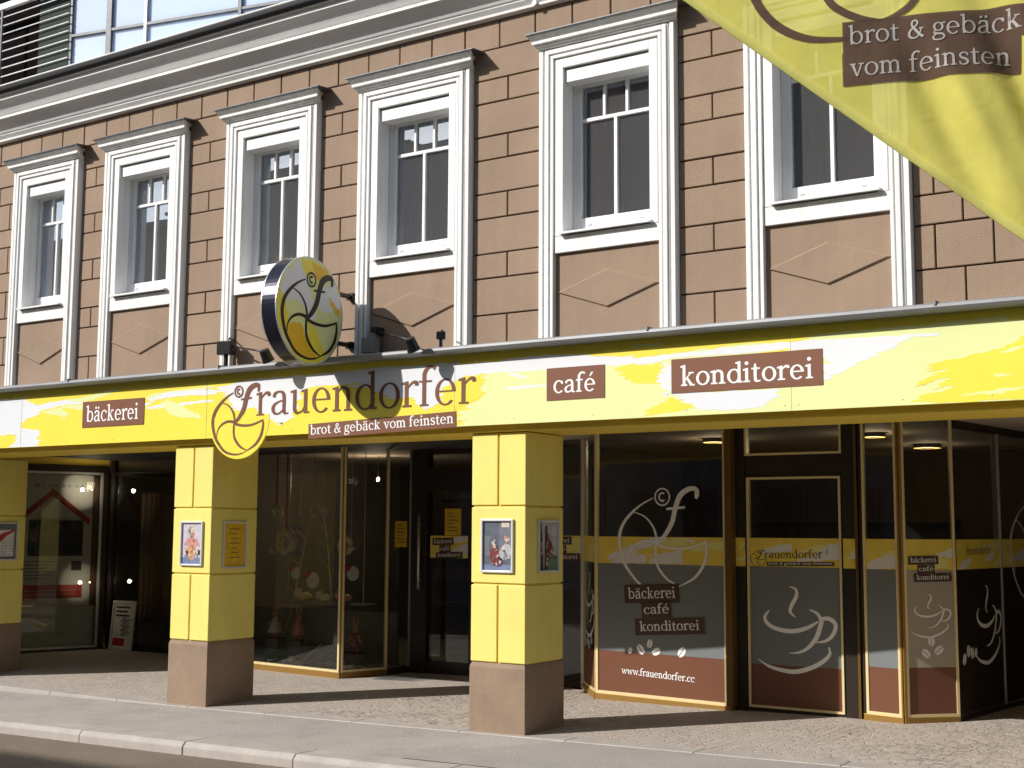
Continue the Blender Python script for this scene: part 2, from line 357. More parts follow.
def logo_shapes(w=1., with_f=True):
    t = lambda *a: [v*w for v in a]
    s = [ribbon(LOGO['big'], t(.018, .03, .045, .058, .066, .066, .06, .052, .045, .034, .024, .012)),
         ribbon(LOGO['in1'], t(.014, .026, .036, .044, .044, .046, .05, .04, .016)),
         ribbon(LOGO['in2'], t(.014, .024, .036, .042, .046, .046, .042, .038, .03)),
         ribbon(LOGO['right'], t(.03, .045, .055, .045, .016)),
         ribbon(LOGO['f'], t(.05, .075, .09, .095, .10, .085, .07, .06)), ('p', [(.62, .70), (.70, .70), (.70, .60), (.665, .545), (.62, .56)]),
         ('p', [(.09, .375), (.44, .40), (.44, .44), (.09, .415)]),
         arc(.014, .587, .15, .146, 0, 360, .028*w, .028*w), arc(.014, .587, .075, .078, 50, 310, .032*w, .032*w, 14)]
    return s
def cup_shapes(w=1.):
    t = lambda *a: [v*w for v in a]
    return [ribbon(CUP['steam'], t(.008, .022, .034, .034, .026, .008)), ribbon(CUP['bowl'], t(.012, .03, .034, .036, .038, .034, .014)),
            ribbon(CUP['side'], t(.01, .026, .036, .04, .04, .03, .02, .006)), ribbon(CUP['handle'], t(.03, .036, .036, .034, .026, .01)),
            ribbon(CUP['saucer'], t(.006, .024, .034, .038, .038, .034, .026, .012))]
def bean_shapes(cx, cy, r, a):
    o = []
    c, s = math.cos(a), math.sin(a)
    for sg in (1, -1):
        pts = []
        for k in range(13):
            t = math.pi*k/12; x = r*math.cos(t); y = sg*(r*.62*math.sin(t)+r*.07)
            pts.append((cx+x*c-y*s, cy+x*s+y*c))
        o.append(('p', pts))
    return o

# ------------------------------------------------------------------ ground
SL = .016
def gz(x, y=0):                       # pavement level: the street falls to the left
    return SL*x
def sheet(name, x0, x1, y0, y1, dz, m, nx=1):
    mb = MB(); mb.face([(x0, y0, SL*x0+dz), (x1, y0, SL*x1+dz), (x1, y1, SL*x1+dz), (x0, y1, SL*x0+dz)], m)
    return mb.build(name, kind='structure', fixn=False)
M['ground'] = mat('far_ground', (.16, .15, .13), .9, .1)
M['road'] = mat('road_asphalt', (.19, .155, .115), .9, .12, 1.2, .5, 70, fine=.28, fscale=70)
M['pave'] = mat('pavement_asphalt', (.405, .375, .345), .88, .10, .8, .4, 90, fine=.16, fscale=85, spots=.16)
M['pave2'] = mat('pavement_patch', (.37, .345, .32), .88, .07, .9, .4, 90, fine=.15, fscale=85, spots=.16)
g = MB(); g.face([(-400, -400, -6.7), (400, -400, 6.1), (400, 400, 6.1), (-400, 400, -6.7)], 'ground'); g.build('ground', kind='structure', fixn=False)
sheet('road', -60, 60, -12, -1.58, -.092, 'road')
far = MB(); far.face([(-60, -16.6, -60*SL), (60, -16.6, 60*SL), (60, -12, 60*SL), (-60, -12, -60*SL)], 'pave')
far.face([(-60, -12, -60*SL), (60, -12, 60*SL), (60, -12, 60*SL-.10), (-60, -12, -60*SL-.10)], 'granite'); far.build('opposite_pavement', kind='structure')
sheet('pavement', -60, 60, -1.34, .3, -.004, 'pave')
pm = MB(); pm.face([(p[0], p[1], SL*p[0]+.001) for p in ((.45, -.09), (.1, -.55), (-.2, -1.3), (4.2, -1.3), (4.2, -.09))], 'pave2'); pm.build('pavement_patch', kind='structure', fixn=False)
kb = MB(); x = -14.0                  # kerb of long granite stones
for xl in (1.4, 1.3, 1.5, 1.25, 1.35, 1.5, 1.2, 1.23, 1.204, 1.132, 1.3, 1.4, 1.35, 1.3, 1.4, 1.3):
    a, b = x+.004, x+xl-.004; j = random.uniform(-.004, .004)
    vs = [(a, -1.60+j, SL*a-.2), (b, -1.60+j, SL*b-.2), (b, -1.33, SL*b-.2), (a, -1.33, SL*a-.2),
          (a, -1.60+j, SL*a-.03), (b, -1.60+j, SL*b-.03), (b, -1.57+j, SL*b+.004), (a, -1.57+j, SL*a+.004), (b, -1.33, SL*b+.004), (a, -1.33, SL*a+.004)]
    kb.mesh(vs, [(0, 1, 5, 4), (4, 5, 6, 7), (7, 6, 8, 9), (0, 4, 7, 9, 3), (1, 2, 8, 6, 5), (2, 3, 9, 8)], 'granite'); x += xl
kb.build('kerb', kind='structure', bevel=.008)

def sett_mat():
    """small split-stone setts: cells with uneven colour, sunken dark joints, worn patches"""
    m = bpy.data.materials.new('stone_setts'); m.use_nodes = True
    nt = m.node_tree; N = nt.nodes; L = nt.links; b = N['Principled BSDF']; b.inputs['Roughness'].default_value = .85
    tc = N.new('ShaderNodeTexCoord')
    v = N.new('ShaderNodeTexVoronoi'); v.feature = 'DISTANCE_TO_EDGE'; v.inputs['Scale'].default_value = 13; v.inputs['Randomness'].default_value = .55
    v2 = N.new('ShaderNodeTexVoronoi'); v2.inputs['Scale'].default_value = 13; v2.inputs['Randomness'].default_value = .55
    L.new(tc.outputs['Object'], v.inputs['Vector']); L.new(tc.outputs['Object'], v2.inputs['Vector'])
    nz = N.new('ShaderNodeTexNoise'); nz.inputs['Scale'].default_value = 1.1; nz.inputs['Detail'].default_value = 4; L.new(tc.outputs['Object'], nz.inputs['Vector'])
    n2 = N.new('ShaderNodeTexNoise'); n2.inputs['Scale'].default_value = 55; n2.inputs['Detail'].default_value = 4; L.new(tc.outputs['Object'], n2.inputs['Vector'])
    cr = N.new('ShaderNodeValToRGB'); cr.color_ramp.elements[0].color = (.42, .365, .31, 1); cr.color_ramp.elements[1].color = (.50, .445, .39, 1)
    L.new(v2.outputs['Color'], cr.inputs['Fac'])
    ed = N.new('ShaderNodeMapRange'); ed.inputs['From Min'].default_value = .03; ed.inputs['From Max'].default_value = .11; L.new(v.outputs['Distance'], ed.inputs['Value'])
    pt = N.new('ShaderNodeMapRange'); pt.inputs['From Min'].default_value = .46; pt.inputs['From Max'].default_value = .66; pt.inputs['To Min'].default_value = .86; pt.inputs['To Max'].default_value = .25
    L.new(nz.outputs['Fac'], pt.inputs['Value'])
    n4 = N.new('ShaderNodeTexNoise'); n4.inputs['Scale'].default_value = 9; n4.inputs['Detail'].default_value = 2; L.new(tc.outputs['Object'], n4.inputs['Vector'])
    br = N.new('ShaderNodeMapRange'); br.inputs['From Min'].default_value = .42; br.inputs['From Max'].default_value = .58; L.new(n4.outputs['Fac'], br.inputs['Value'])
    mb_ = N.new('ShaderNodeMath'); mb_.operation = 'MAXIMUM'; L.new(br.outputs[0], mb_.inputs[0]); L.new(pt.outputs[0], mb_.inputs[1])
    mxf = N.new('ShaderNodeMath'); mxf.operation = 'MAXIMUM'; L.new(ed.outputs[0], mxf.inputs[0]); L.new(mb_.outputs[0], mxf.inputs[1])
    mx = N.new('ShaderNodeMix'); mx.data_type = 'RGBA'; mx.inputs['A'].default_value = (.15, .12, .095, 1); L.new(mxf.outputs[0], mx.inputs['Factor']); L.new(cr.outputs[0], mx.inputs['B'])
    f = N.new('ShaderNodeMapRange'); f.inputs['To Min'].default_value = .8; f.inputs['To Max'].default_value = 1.2; L.new(n2.outputs['Fac'], f.inputs['Value'])
    sc = N.new('ShaderNodeVectorMath'); sc.operation = 'SCALE'; L.new(mx.outputs['Result'], sc.inputs[0]); L.new(f.outputs[0], sc.inputs['Scale'])
    L.new(sc.outputs[0], b.inputs['Base Color'])
    bp = N.new('ShaderNodeBump'); bp.inputs['Strength'].default_value = .4; bp.inputs['Distance'].default_value = .012
    L.new(ed.outputs[0], bp.inputs['Height']); L.new(bp.outputs[0], b.inputs['Normal'])
    return m
M['setts'] = sett_mat()
LZ = -.062                           # the recess left of the second pillar is level
fc = MB()
fc.face([(-4.0, .12, LZ+.002), (9, .12, 9*SL+.002), (9, 9, 9*SL+.002), (-4.0, 9, LZ+.002)], 'setts')
fc.face([(-14, .12, LZ+.002), (-4.0, .12, LZ+.002), (-4.0, 9, LZ+.002), (-14, 9, LZ+.002)], 'setts')
fc.build('forecourt_setts', kind='structure', fixn=False)
es = MB(); xs = -13.2                # thin edging stones along the front of the recess
while xs < 8:
    xe = xs+random.uniform(.95, 1.15)
    za = max(LZ, SL*xs)+.004; zb = max(LZ, SL*xe)+.004
    es.mesh([(xs+.003, y, z) for y, z in ((-.07, -.4), (-.07, za), (.135, za), (.135, -.4))]+[(xe-.003, y, z) for y, z in ((-.07, -.4), (-.07, zb), (.135, zb), (.135, -.4))],
            [(0, 1, 2, 3), (7, 6, 5, 4), (0, 4, 5, 1), (1, 5, 6, 2), (2, 6, 7, 3)], 'granite'); xs = xe
es.build('edging_stones', kind='structure', bevel=.006)

# ------------------------------------------------------------------ the building
B = thing('bakery_building', 'brown rusticated house with white framed windows above a yellow pillared bakery shopfront', 'building', (-2, .6, 0))
WIN = [(-6.87, -5.77), (-5.34, -4.135), (-3.55, -2.375), (-1.87, -.642), (.064, 1.292), (1.866, 3.073)]
COURSE = [3.06, 3.372, 3.682, 3.892, 4.193, 4.409, 4.702, 4.905, 5.196, 5.401, 5.665, 5.93]
YW = .15
wall = MB()
def block(x0, x1, z0, z1):
    g = .0062; j = random.uniform(-.0015, .0015); c = .0045
    if x1-x0 < .03: return
    a, b, p, q = x0+g, x1-g, z0+g, z1-g
    vs = [(a, .19, p), (b, .19, p), (b, .19, q), (a, .19, q), (a, YW+c, p), (b, YW+c, p), (b, YW+c, q), (a, YW+c, q), (a+c, YW+j, p+c), (b-c, YW+j, p+c), (b-c, YW+j, q-c), (a+c, YW+j, q-c)]
    wall.mesh(vs, [(0, 1, 5, 4), (1, 2, 6, 5), (2, 3, 7, 6), (3, 0, 4, 7), (4, 5, 9, 8), (5, 6, 10, 9), (6, 7, 11, 10), (7, 4, 8, 11), (8, 9, 10, 11)], 'stucco')
edges = [-12.0]+[e for w in WIN for e in w]+[8.0]
piers = [(edges[i], edges[i+1]) for i in range(0, len(edges), 2)]
for i, (a, b) in enumerate(piers):
    wall.box(a, b, .178, .42, 3.0, 5.60, 'joint')
    for k in range(len(COURSE)-3):
        z0, z1 = COURSE[k], COURSE[k+1]; small = z1-z0 < .25
        if 0 < i < len(piers)-1:
            if small or k == 0: block(a, (a+b)/2, z0, z1); block((a+b)/2, b, z0, z1)
            else: block(a, b, z0, z1)
        else:
            first = {True: .335, False: .145}[small]
            if k == 0: first = .34
            if i == 0:
                x = b; w = first
                while x > a: block(max(a, x-w), x, z0, z1); x -= w; w = .385
            else:
                x = a; w = first
                while x < b: block(x, min(b, x+w), z0, z1); x += w; w = .385
wall.box(-12, 8, .178, .42, 5.60, 5.97, 'joint')
for i, (a, b) in enumerate(piers):
    if 0 < i < len(piers)-1: block(a, b, COURSE[-3], COURSE[-2])
    else: 
        x = a
        while x < b: block(x, min(b, x+.36), COURSE[-3], COURSE[-2]); x += .36
x = -11.9
while x < 8: block(x, min(8, x+.36), COURSE[-2], COURSE[-1]); x += .36
for a, b in WIN:
    wall.box(a, b, .2005, .42, 5.346, 5.60, 'joint'); wall.box(a, a+.149, .2005, .42, 3.0, 5.3455, 'joint'); wall.box(b-.149, b, .2005, .42, 3.0, 5.3455, 'joint')
wall.build('wall', B)

# upper rooms behind the windows (dark shell)
r = MB()
r.box(-12, 8, .421, 4.5, 3.0, 3.1, 'roomup'); r.box(-12, 8, .421, 4.5, 5.9, 6.0, 'roomup'); r.box(-12, 8, 4.5, 4.6, 3.0, 6.0, 'roomup')
for xx in (-12, -7.3, -5.6, -3.85, -2.1, -.3, 1.55, 3.6, 7.9): r.box(xx, xx+.1, .43, 4.5, 3.1, 5.9, 'roomup')
r.build('upper_rooms', B)

curt = ['cloth_g', 'cloth_g', 'cloth_g', 'cloth_r', 'cloth_r', 'cloth_g']
ORD = ['first', 'second', 'third', 'fourth', 'fifth', 'sixth']
for i, (xl, xr) in enumerate(WIN):
    k = (xr-xl)/1.228; cx = (xl+xr)/2
    X = lambda d: cx+d*k                                    # offsets measured on the fifth window
    a = MB(); zt = 5.566
    def uframe(w0, w1, y, zb, back=.2):
        a.box(xl+w0, xl+w1, y, back, zb, zt-w0, 'trim'); a.box(xr-w1, xr-w0, y, back, zb, zt-w0, 'trim')
        a.box(xl+w1, xr-w1, y, back, zt-w1, zt-w0, 'trim')
    uframe(0, .036, .080, 3.05); uframe(.036, .050, .100, 3.05); uframe(.050, .062, .084, 3.05); uframe(.062, .098, .070, 3.05); uframe(.098, .110, .094, 3.05)
    uframe(.110, .137, .078, 3.05)
    # inner step stops at the sill; white apron band under the sill
    a.box(xl+.137, xl+.150, .108, .2, 3.945, zt-.137, 'trim'); a.box(xr-.150, xr-.137, .108, .2, 3.945, zt-.137, 'trim')
    a.box(xl+.150, xl+.222, .092, .43, 3.945, zt-.150, 'trim'); a.box(xr-.222, xr-.150, .092, .43, 3.945, zt-.150, 'trim')
    a.box(xl+.150, xr-.150, .108, .2, zt-.150, zt-.137, 'trim'); a.box(xl+.222, xr-.222, .092, .43, 5.342, zt-.150, 'trim')
    a.box(xl+.1375, xr-.1375, .096, .42, 3.808, 3.944, 'trim')
    frame = a.build('window', B, bevel=.004)
    # brown panel with the raised diamond
    p = MB(); p.box(xl+.1375, xr-.1375, .128, .42, 3.0, 3.8075, 'stucco_smooth')
    hw, hh, cz = .468*k, .157, 3.488; e = .013
    vs = [(cx-hw, .1285, cz), (cx, .1285, cz-hh), (cx+hw, .1285, cz), (cx, .1285, cz+hh), (cx-hw+.034, .111, cz-.001), (cx, .111, cz-hh+.011), (cx+hw-.034, .111, cz-.001), (cx, .111, cz+hh-.015)]
    p.mesh(vs, [(0, 1, 5, 4), (1, 2, 6, 5), (2, 3, 7, 6), (3, 0, 4, 7), (4, 5, 6, 7)], 'stucco_smooth')
    p.build('apron_panel', frame)
    # hood moulding with a lead covering
    h = MB()
    prof = [(.135, 5.524), (.062, 5.524), (.056, 5.536), (.044, 5.541), (.034, 5.556), (.022, 5.559), (.016, 5.559), (.015, 5.586), (.008, 5.589), (-.004, 5.600), (-.020, 5.613), (-.028, 5.628), (.135, 5.637)]
    kx = lambda y: (.085-y)*.75 if y < .085 else 0
    n = len(prof)
    vs = [(xl-.002-kx(y)*.6, y, z) for y, z in prof]+[(xr+.005+kx(y), y, z) for y, z in prof]
    h.mesh(vs, [(q, q+1, q+1+n, q+n) for q in range(n-1)]+[tuple(range(n)), tuple(range(2*n-1, n-1, -1))], 'trim')
    h.mesh([(xl-.07, -.040, 5.627), (xr+.115, -.040, 5.627), (xr+.115, .145, 5.643), (xl-.07, .145, 5.643), (xl-.07, -.040, 5.635), (xr+.115, -.040, 5.635), (xr+.115, .145, 5.653), (xl-.07, .145, 5.653)],
           [(0, 1, 2, 3), (7, 6, 5, 4), (0, 4, 5, 1), (1, 5, 6, 2), (2, 6, 7, 3), (3, 7, 4, 0)], 'lead')
    h.build('hood', frame)
    ol, orr = xl+.224, xr-.224
    s = MB(); s.box(ol+.001, orr-.001, .122, .30, 5.222, 5.328, 'upvc'); s.build('shutter_box', frame, bevel=.004)
    s = MB(); s.mesh([(ol-.025, .045, 3.950), (orr+.025, .045, 3.950), (orr+.025, .33, 3.975), (ol-.025, .33, 3.975), (ol-.025, .045, 3.966), (orr+.025, .045, 3.966), (orr+.025, .33, 4.012), (ol-.025, .33, 4.012)],
                     [(0, 1, 2, 3), (7, 6, 5, 4), (0, 4, 5, 1), (1, 5, 6, 2), (2, 6, 7, 3), (3, 7, 4, 0)], 'upvc'); s.build('sill', frame)
    # sash with glazing bars
    s = MB(); gy = .275; gl, gr = X(-.313), X(.313); gb, gt, gm = 4.105, 5.2, 4.92
    s.box(ol, gl, .25, .31, 4.0, 5.24, 'upvc'); s.box(gr, orr, .25, .31, 4.0, 5.24, 'upvc'); s.box(gl, gr, .25, .31, 4.0, gb, 'upvc'); s.box(gl, gr, .25, .31, gt, 5.24, 'upvc')
    s.box(gl, gr, .262, .30, gm-.012, gm+.018, 'upvc')
    s.box(cx-.014, cx+.014, .262, .30, gb, gm-.012, 'upvc')
    for t in (1/3, 2/3): xx = gl+(gr-gl)*t; s.box(xx-.012, xx+.012, .262, .30, gm+.018, gt, 'upvc')
    for xx in (X(-.25), X(.22)): s.box(xx, xx+.035, .243, .25, 4.04, 4.055, 'silver')
    s.build('sash', frame, bevel=.003)
    s = MB(); s.face([(gl, .285, gb), (gr, .285, gb), (gr, .285, gt), (gl, .285, gt)], 'glassup'); s.build('pane', frame, fixn=False)
    if curt[i]:
        s = MB(); n = 26; wdt = .33 if i < 3 else .30; off = .02
        vs = []
        for q in range(n+1):
            xx = gl-.1+off+(wdt+.1)*k*q/n; yy = .40+.025*math.sin(q*1.9)+.01*math.sin(q*.7+i)
            vs += [(xx, yy, 4.0), (xx, yy, 5.4)]
        s.mesh(vs, [(2*q, 2*q+2, 2*q+3, 2*q+1) for q in range(n)], curt[i]); s.build('curtain', frame, smooth=True, fixn=False)

# eaves cornice
c = MB()
c.sweep([(.177, 5.918), (.112, 5.918), (.094, 5.926), (.090, 5.948), (.100, 5.953), (.086, 5.957), (.062, 5.984), (.066, 5.990), (.050, 6.002), (.034, 6.026), (.014, 6.052), (-.012, 6.076), (-.040, 6.096), (-.060, 6.108), (-.070, 6.110), (-.074, 6.112), (-.074, 6.137), (-.066, 6.142),
         (-.080, 6.148), (-.099, 6.176), (-.120, 6.204), (-.148, 6.232), (-.185, 6.256), (-.196, 6.262), (-.198, 6.30), (-.23, 6.33), (-.23, 6.37), (.5, 6.40)], -13, 9, 'trim2')
c.build('cornice', B)
gtr = MB(); pr = [(-.19, 6.385), (-.20, 6.35)]
for q in range(11): t = math.pi*q/10; pr.append((-.235+.036*math.cos(t), 6.352-.040*math.sin(t)))
pr += [(-.273, 6.372), (-.273, 6.384), (-.262, 6.386), (-.260, 6.360)]
gtr.sweep(pr, -13, 9, 'gutter')
gtr.tube([(-13, -.268, 6.388), (9, -.268, 6.388)], .010, 'trim', 8)  # white strip stands in for the highlight along the gutter lip
gtr.build('roof_gutter', B, smooth=False)
# gutter screw / lamp-cable clip on the cornice base
q = MB(); q.tube([(.02, .093, 5.944), (.02, .07, 5.944)], .022, 'trim', 12); q.build('cornice_rosette', B)

# set-back attic storey above the eaves
at = MB()
at.box(-13, -6.87, .42, .5, 6.3, 9, 'attic_shade')  # near-black slab; the opening's shade is put into its colour
M['attic_shade'] = mat('attic_opening_shade', (.006, .004, .004), .9, .1, spec=.03); M['attic_g'] = mat('attic_grey_green', (.040, .050, .042), .8, .1, spec=.15)
at.box(-6.85, -6.19, .30, .5, 6.3, 9, 'attic_g'); at.box(-13, -6.19, .501, 4.6, 6.0, 9.2, 'attic_g'); at.box(-6.19, 9, 3.4, 4.6, 6.0, 9.2, 'attic_g'); at.box(-13, 9, .12, 4.6, 6.0, 6.25, 'attic_g')
at.build('attic_wall', B)
M['attic_sky_glass'] = mat('attic_glazing', (.55, .68, .90), .08, .02, spec=.9)  # pale blue base colour stands in for the reflected sky
an = math.radians(-12); F = lambda u, v, n: (-6.2+u*math.cos(-an)+n*math.sin(-an), .26+u*math.sin(-an)-n*math.cos(-an), v)
ag = MB(); ag.face([F(0, 6.3, 0), F(9, 6.3, 0), F(9, 9, 0), F(0, 9, 0)], 'attic_sky_glass'); agl = ag.build('attic_glazing', B, fixn=False)
ab = MB(); ab.box(-.012, .012, 6.3, 9, -.02, .03, 'lead', lambda u, v, n: F(u, v, n))
for uu, w, mm in ((.485, .067, 'lead'), (.99, .03, 'silver'), (2.18, .04, 'lead'), (3.4, .04, 'lead'), (4.6, .04, 'lead')): ab.box(uu, uu+w, 6.3, 9, -.01, .035, mm, lambda u, v, n: F(u, v, n))
ab.box(0, 9, 7.0, 7.03, -.01, .03, 'lead', lambda u, v, n: F(u, v, n))
ab.build('mullion', agl)

# ---- yellow clad pillars
def pillar(x0, x1, y1, zg, dz=0):
    p = MB(); zt = 2.372; zp = .538+dz
    p.box(x0+.014, x1-.014, .014, y1-.014, zp-.1, zt, 'yel_d')
    core = p.build('pillar', B)
    xm, ym = (x0+x1)/2, y1/2
    for za, zb in ((zp+.008, 1.152+dz), (1.168+dz, 1.772+dz), (1.788+dz, zt-.004)):
        t = MB()
        if 1 < za < 1.5: t.box(x0, x1, 0, y1, za, zb, 'yel')
        else:
            t.box(x0, xm-.009, 0, .05, za, zb, 'yel'); t.box(xm+.009, x1, 0, .05, za, zb, 'yel'); t.box(x0, x1, .0505, y1, za, zb, 'yel')
        t.build('cladding_panel', core, bevel=.006)
    t = MB(); o = .006
    vs = [(x0-o, -o, zg), (x1+o, -o, zg), (x1+o, y1+o, zg), (x0-o, y1+o, zg), (x0-o, -o, zp-.035), (x1+o, -o, zp-.035), (x1+o, y1+o, zp-.035), (x0-o, y1+o, zp-.035),
          (x0+.006, .006, zp), (x1-.006, .006, zp), (x1-.006, y1-.006, zp), (x0+.006, y1-.006, zp)]
    t.mesh(vs, [(0, 1, 5, 4), (1, 2, 6, 5), (2, 3, 7, 6), (3, 0, 4, 7), (4, 5, 9, 8), (5, 6, 10, 9), (6, 7, 11, 10), (7, 4, 8, 11), (8, 9, 10, 11)], 'plinth')
    t.build('plinth', core, bevel=.005)
pillar(-10.6, -7.64, 1.0, -.4, -.06); pillar(-4.02, -3.51, .60, -.2); pillar(-.52, 0, .575, -.15); pillar(4.3, 4.8, .575, -.1)

bm_ = MB(); bm_.box(-13, 9, -.035, .60, 2.376, 2.60, 'beam'); bm_.box(-13, 9, -.09, .17, 2.43, 3.06, 'beam'); bm_.build('canopy_beam', B, bevel=.004)
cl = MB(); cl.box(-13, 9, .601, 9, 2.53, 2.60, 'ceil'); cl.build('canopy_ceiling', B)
sf = MB(); sf.box(-8.93, -2.1, .6015, 3.34, 2.508, 2.5285, 'ceil_dark'); sf.build('darkening_sheet', B)  # added sheet below the ceiling; dark colour put in to dim this stretch
led = MB()
led.sweep([(.177, 3.10), (-.14, 3.082), (-.205, 3.076), (-.222, 3.066), (-.226, 3.046), (-.214, 3.028), (-.19, 3.020), (-.112, 3.020)], -13, 9, 'zinc')
led.build('canopy_flashing', B)
for xx in (-9.6, -7.5, -5.4, -3.25, -1.02, 1.2, 3.3): 
    q = MB(); q.box(xx, xx+.012, -.233, .1, 3.06, 3.09, 'zinc'); q.build('flashing_seam', B)

# ------------------------------------------------------------------ shop windows (parts of the building)
ZT = 2.529
def sub(o, name, label, fn):
    m = MB(); fn(m); return m.build(name, o, label)
def bead_frame(m, P, u0, u1, z0, z1, w=.022, mm='bead', top=True, n0=-.02, n1=.012):
    bx = lambda a, b, c, d: m.box(a, b, c, d, n0, n1, mm, lambda u, v, n: P(u, v, n))
    bx(u0, u0+w, z0, z1); bx(u1-w, u1, z0, z1); bx(u0+w, u1-w, z0, z0+w)
    if top: bx(u0+w, u1-w, z1-w, z1)
def fbox(m, P, u0, u1, z0, z1, n0, n1, mm): m.box(u0, u1, z0, z1, n0, n1, mm, lambda u, v, n: P(u, v, n))
def shop_window(P, frames, beads, panes, label=None):
    m = MB()
    for f in frames: fbox(m, P, *f)
    o = m.build('shop_window', B, label, bevel=.003)
    m = MB()
    for b in beads: bead_frame(m, P, *b)
    if beads: m.build('glazing_bead', o)
    for p in panes:
        m = MB(); u0, u1, z0, z1 = p; m.face([P(u0, z0, 0), P(u1, z0, 0), P(u1, z1, 0), P(u0, z1, 0)], 'glass'); m.build('pane', o, fixn=False)
    return o
def sheet_uv(m, P, u0, u1, z0, z1, n, mm): m.face([P(u0, z0, n), P(u1, z0, n), P(u1, z1, n), P(u0, z1, n)], mm)
def band(m, P, u0, u1, seed, n=.003, z0=1.279, z1=1.531):
    """the yellow brush-stroke band that runs round all the panes"""
    rd = random.Random(seed); sheet_uv(m, P, u0, u1, z0, z1, n, 'st_y'); w = u1-u0
    for k in range(max(3, int(w*9))):
        mm = rd.choice(['st_w', 'st_p', 'st_w', 'st_p', 'st_y']); a = u0+rd.random()*w*.85; l = rd.uniform(.12, .5); za = z0+rd.random()*.17; h = rd.uniform(.03, .10)
        pts = []
        for q in range(9): t = q/8; pts.append((a+l*t, za+h*(.5+.5*math.sin(t*2.6))*(.6+.4*rd.random())+.05*t))
        for q in range(8, -1, -1): t = q/8; pts.append((a+l*t+rd.uniform(-.02, .02), za-h*.35*rd.random()+.03*t))
        pts = [(min(max(x, u0), u1), min(max(y, z0), z1)) for x, y in pts]
        for q in range(8):
            m.face([P(*pts[q], n+.0003+k*5e-5), P(*pts[q+1], n+.0003+k*5e-5), P(*pts[16-q], n+.0003+k*5e-5), P(*pts[17-q], n+.0003+k*5e-5)], mm)
def plate3(m, P, n, rows, st='st_d'):
    """three tilted dark plates with a word each: (word, u0, u1, zbottom at u0, height, angle)"""
    for wd, u0, u1, zb, h, an in rows:
        c, s = math.cos(an), math.sin(an); L = u1-u0
        q = lambda a, b: (u0+a*c-b*s, zb+a*s+b*c)
        m.face([P(*q(0, 0), n), P(*q(L, 0), n), P(*q(L, h), n), P(*q(0, h), n)], st)
        bx, by = q(L*.075, h*.25)
        text(m, wd, 'st_l', P, n+.0006, 1, bx, by, h*.40, L*.85, an, S=.2, T=.11)

# left estate-agency style window, turned towards the street
PA = Plane((-9.34, 2.30), (-9.01, 3.33))
oA = shop_window(PA, [(-.9, 1.02, -.1, -.03, -.05, .03, 'dark'), (-.9, 1.06, 2.335, 2.43, -.06, .03, 'dark'), (.985, 1.055, -.1, 2.335, -.06, .03, 'dark')], [(-.9, .985, -.03, 2.335, .03, 'silver')], [(-.87, .955, 0, 2.305)])
m = MB(); fbox(m, PA, -.9, 1.06, 2.431, 2.528, -.05, .02, 'beam'); m.build('lintel_strip', B)
PB = Plane((-8.97, 3.36), (-6.75, 3.40))
oB = shop_window(PB, [(0, 2.2, -.1, -.02, -.05, .03, 'dark'), (-.02, .05, -.02, ZT, -.05, .03, 'dark'), (1.72, 1.78, -.02, ZT, -.05, .03, 'dark'), (.05, 1.72, 2.33, 2.345, -.02, .01, 'dark')], [(.05, 1.72, -.02, 2.33, .014, 'dark')], [(.05, 1.72, -.02, ZT)])
PB2 = Plane((-6.75, 3.40), (-6.62, 2.81))
shop_window(PB2, [(0, .6, -.1, .03, -.05, .03, 'dark')], [], [(0, .6, .03, ZT)])
# display window of the bakery
PM = Plane((-6.608, 2.805), (-4.073, 2.53))
oM = shop_window(PM, [(0, 2.56, -.12, .005, -.05, .025, 'gold'), (2.515, 2.552, .005, ZT, -.05, .02, 'gold')], [(.02, 2.552, .005, ZT, .026, 'bead', False, -.02, .028)], [(.03, 2.53, .02, ZT)])
PM2 = Plane((-4.073, 2.53), (-3.897, 3.12))
oM2 = shop_window(PM2, [(0, .616, -.12, .005, -.05, .025, 'gold')], [(.0, .612, .005, ZT, .024, 'bead', False, -.02, .02)], [(.015, .60, .02, ZT)])
PM3 = Plane((-3.897, 3.12), (-3.837, 3.50))
oM3 = shop_window(PM3, [(0, .385, -.12, .01, -.05, .025, 'dark')], [(.345, .385, .01, ZT, .02, 'silver', False)], [(.012, .37, .01, ZT)])
# bakery entrance door
PD = Plane((-3.837, 3.50), (-2.45, 3.50))
m = MB()
for f in ((0, .235, -.12, ZT, -.08, .04, 'dark'), (.235, 1.39, 2.02, 2.29, -.08, .03, 'dark'), (.235, 1.39, 2.46, ZT, -.08, .04, 'dark'), (.835, .95, -.12, 2.02, -.08, .03, 'dark'), (.235, .835, -.12, .09, -.06, .02, 'dark'), (.95, 1.39, -.12, .06, -.06, .02, 'dark')): fbox(m, PD, *f)
oD = m.build('shop_door', B, 'dark brown glazed entrance door set back between the pillars', bevel=.003)
for p in ((.235, .835, .09, 2.02), (.235, 1.39, 2.29, 2.46), (.95, 1.39, .06, 2.02)):
    m = MB(); sheet_uv(m, PD, p[0], p[1], p[2], p[3], 0, 'glass'); m.build('pane', oD, fixn=False)
m = MB(); m.tube([PD(.16, .9, .09), PD(.16, 1.75, .09)], .016, 'silver', 10); m.tube([PD(.16, 1.0, .09), PD(.16, 1.0, .03)], .01, 'silver'); m.tube([PD(.16, 1.65, .09), PD(.16, 1.65, .03)], .01, 'silver'); m.build('handle', oD, smooth=True)
def f(m):
    band(m, PD, .265, .80, 31, .005, 1.262, 1.515)
    plate3(m, PD, .0075, [('bäckerei', .30, .60, 1.405, .082, .03), ('café', .40, .56, 1.325, .08, .03), ('konditorei', .35, .73, 1.255, .07, .03)])
sub(oD, 'sticker', 'yellow sticker with three dark word plates on the entrance door', f)
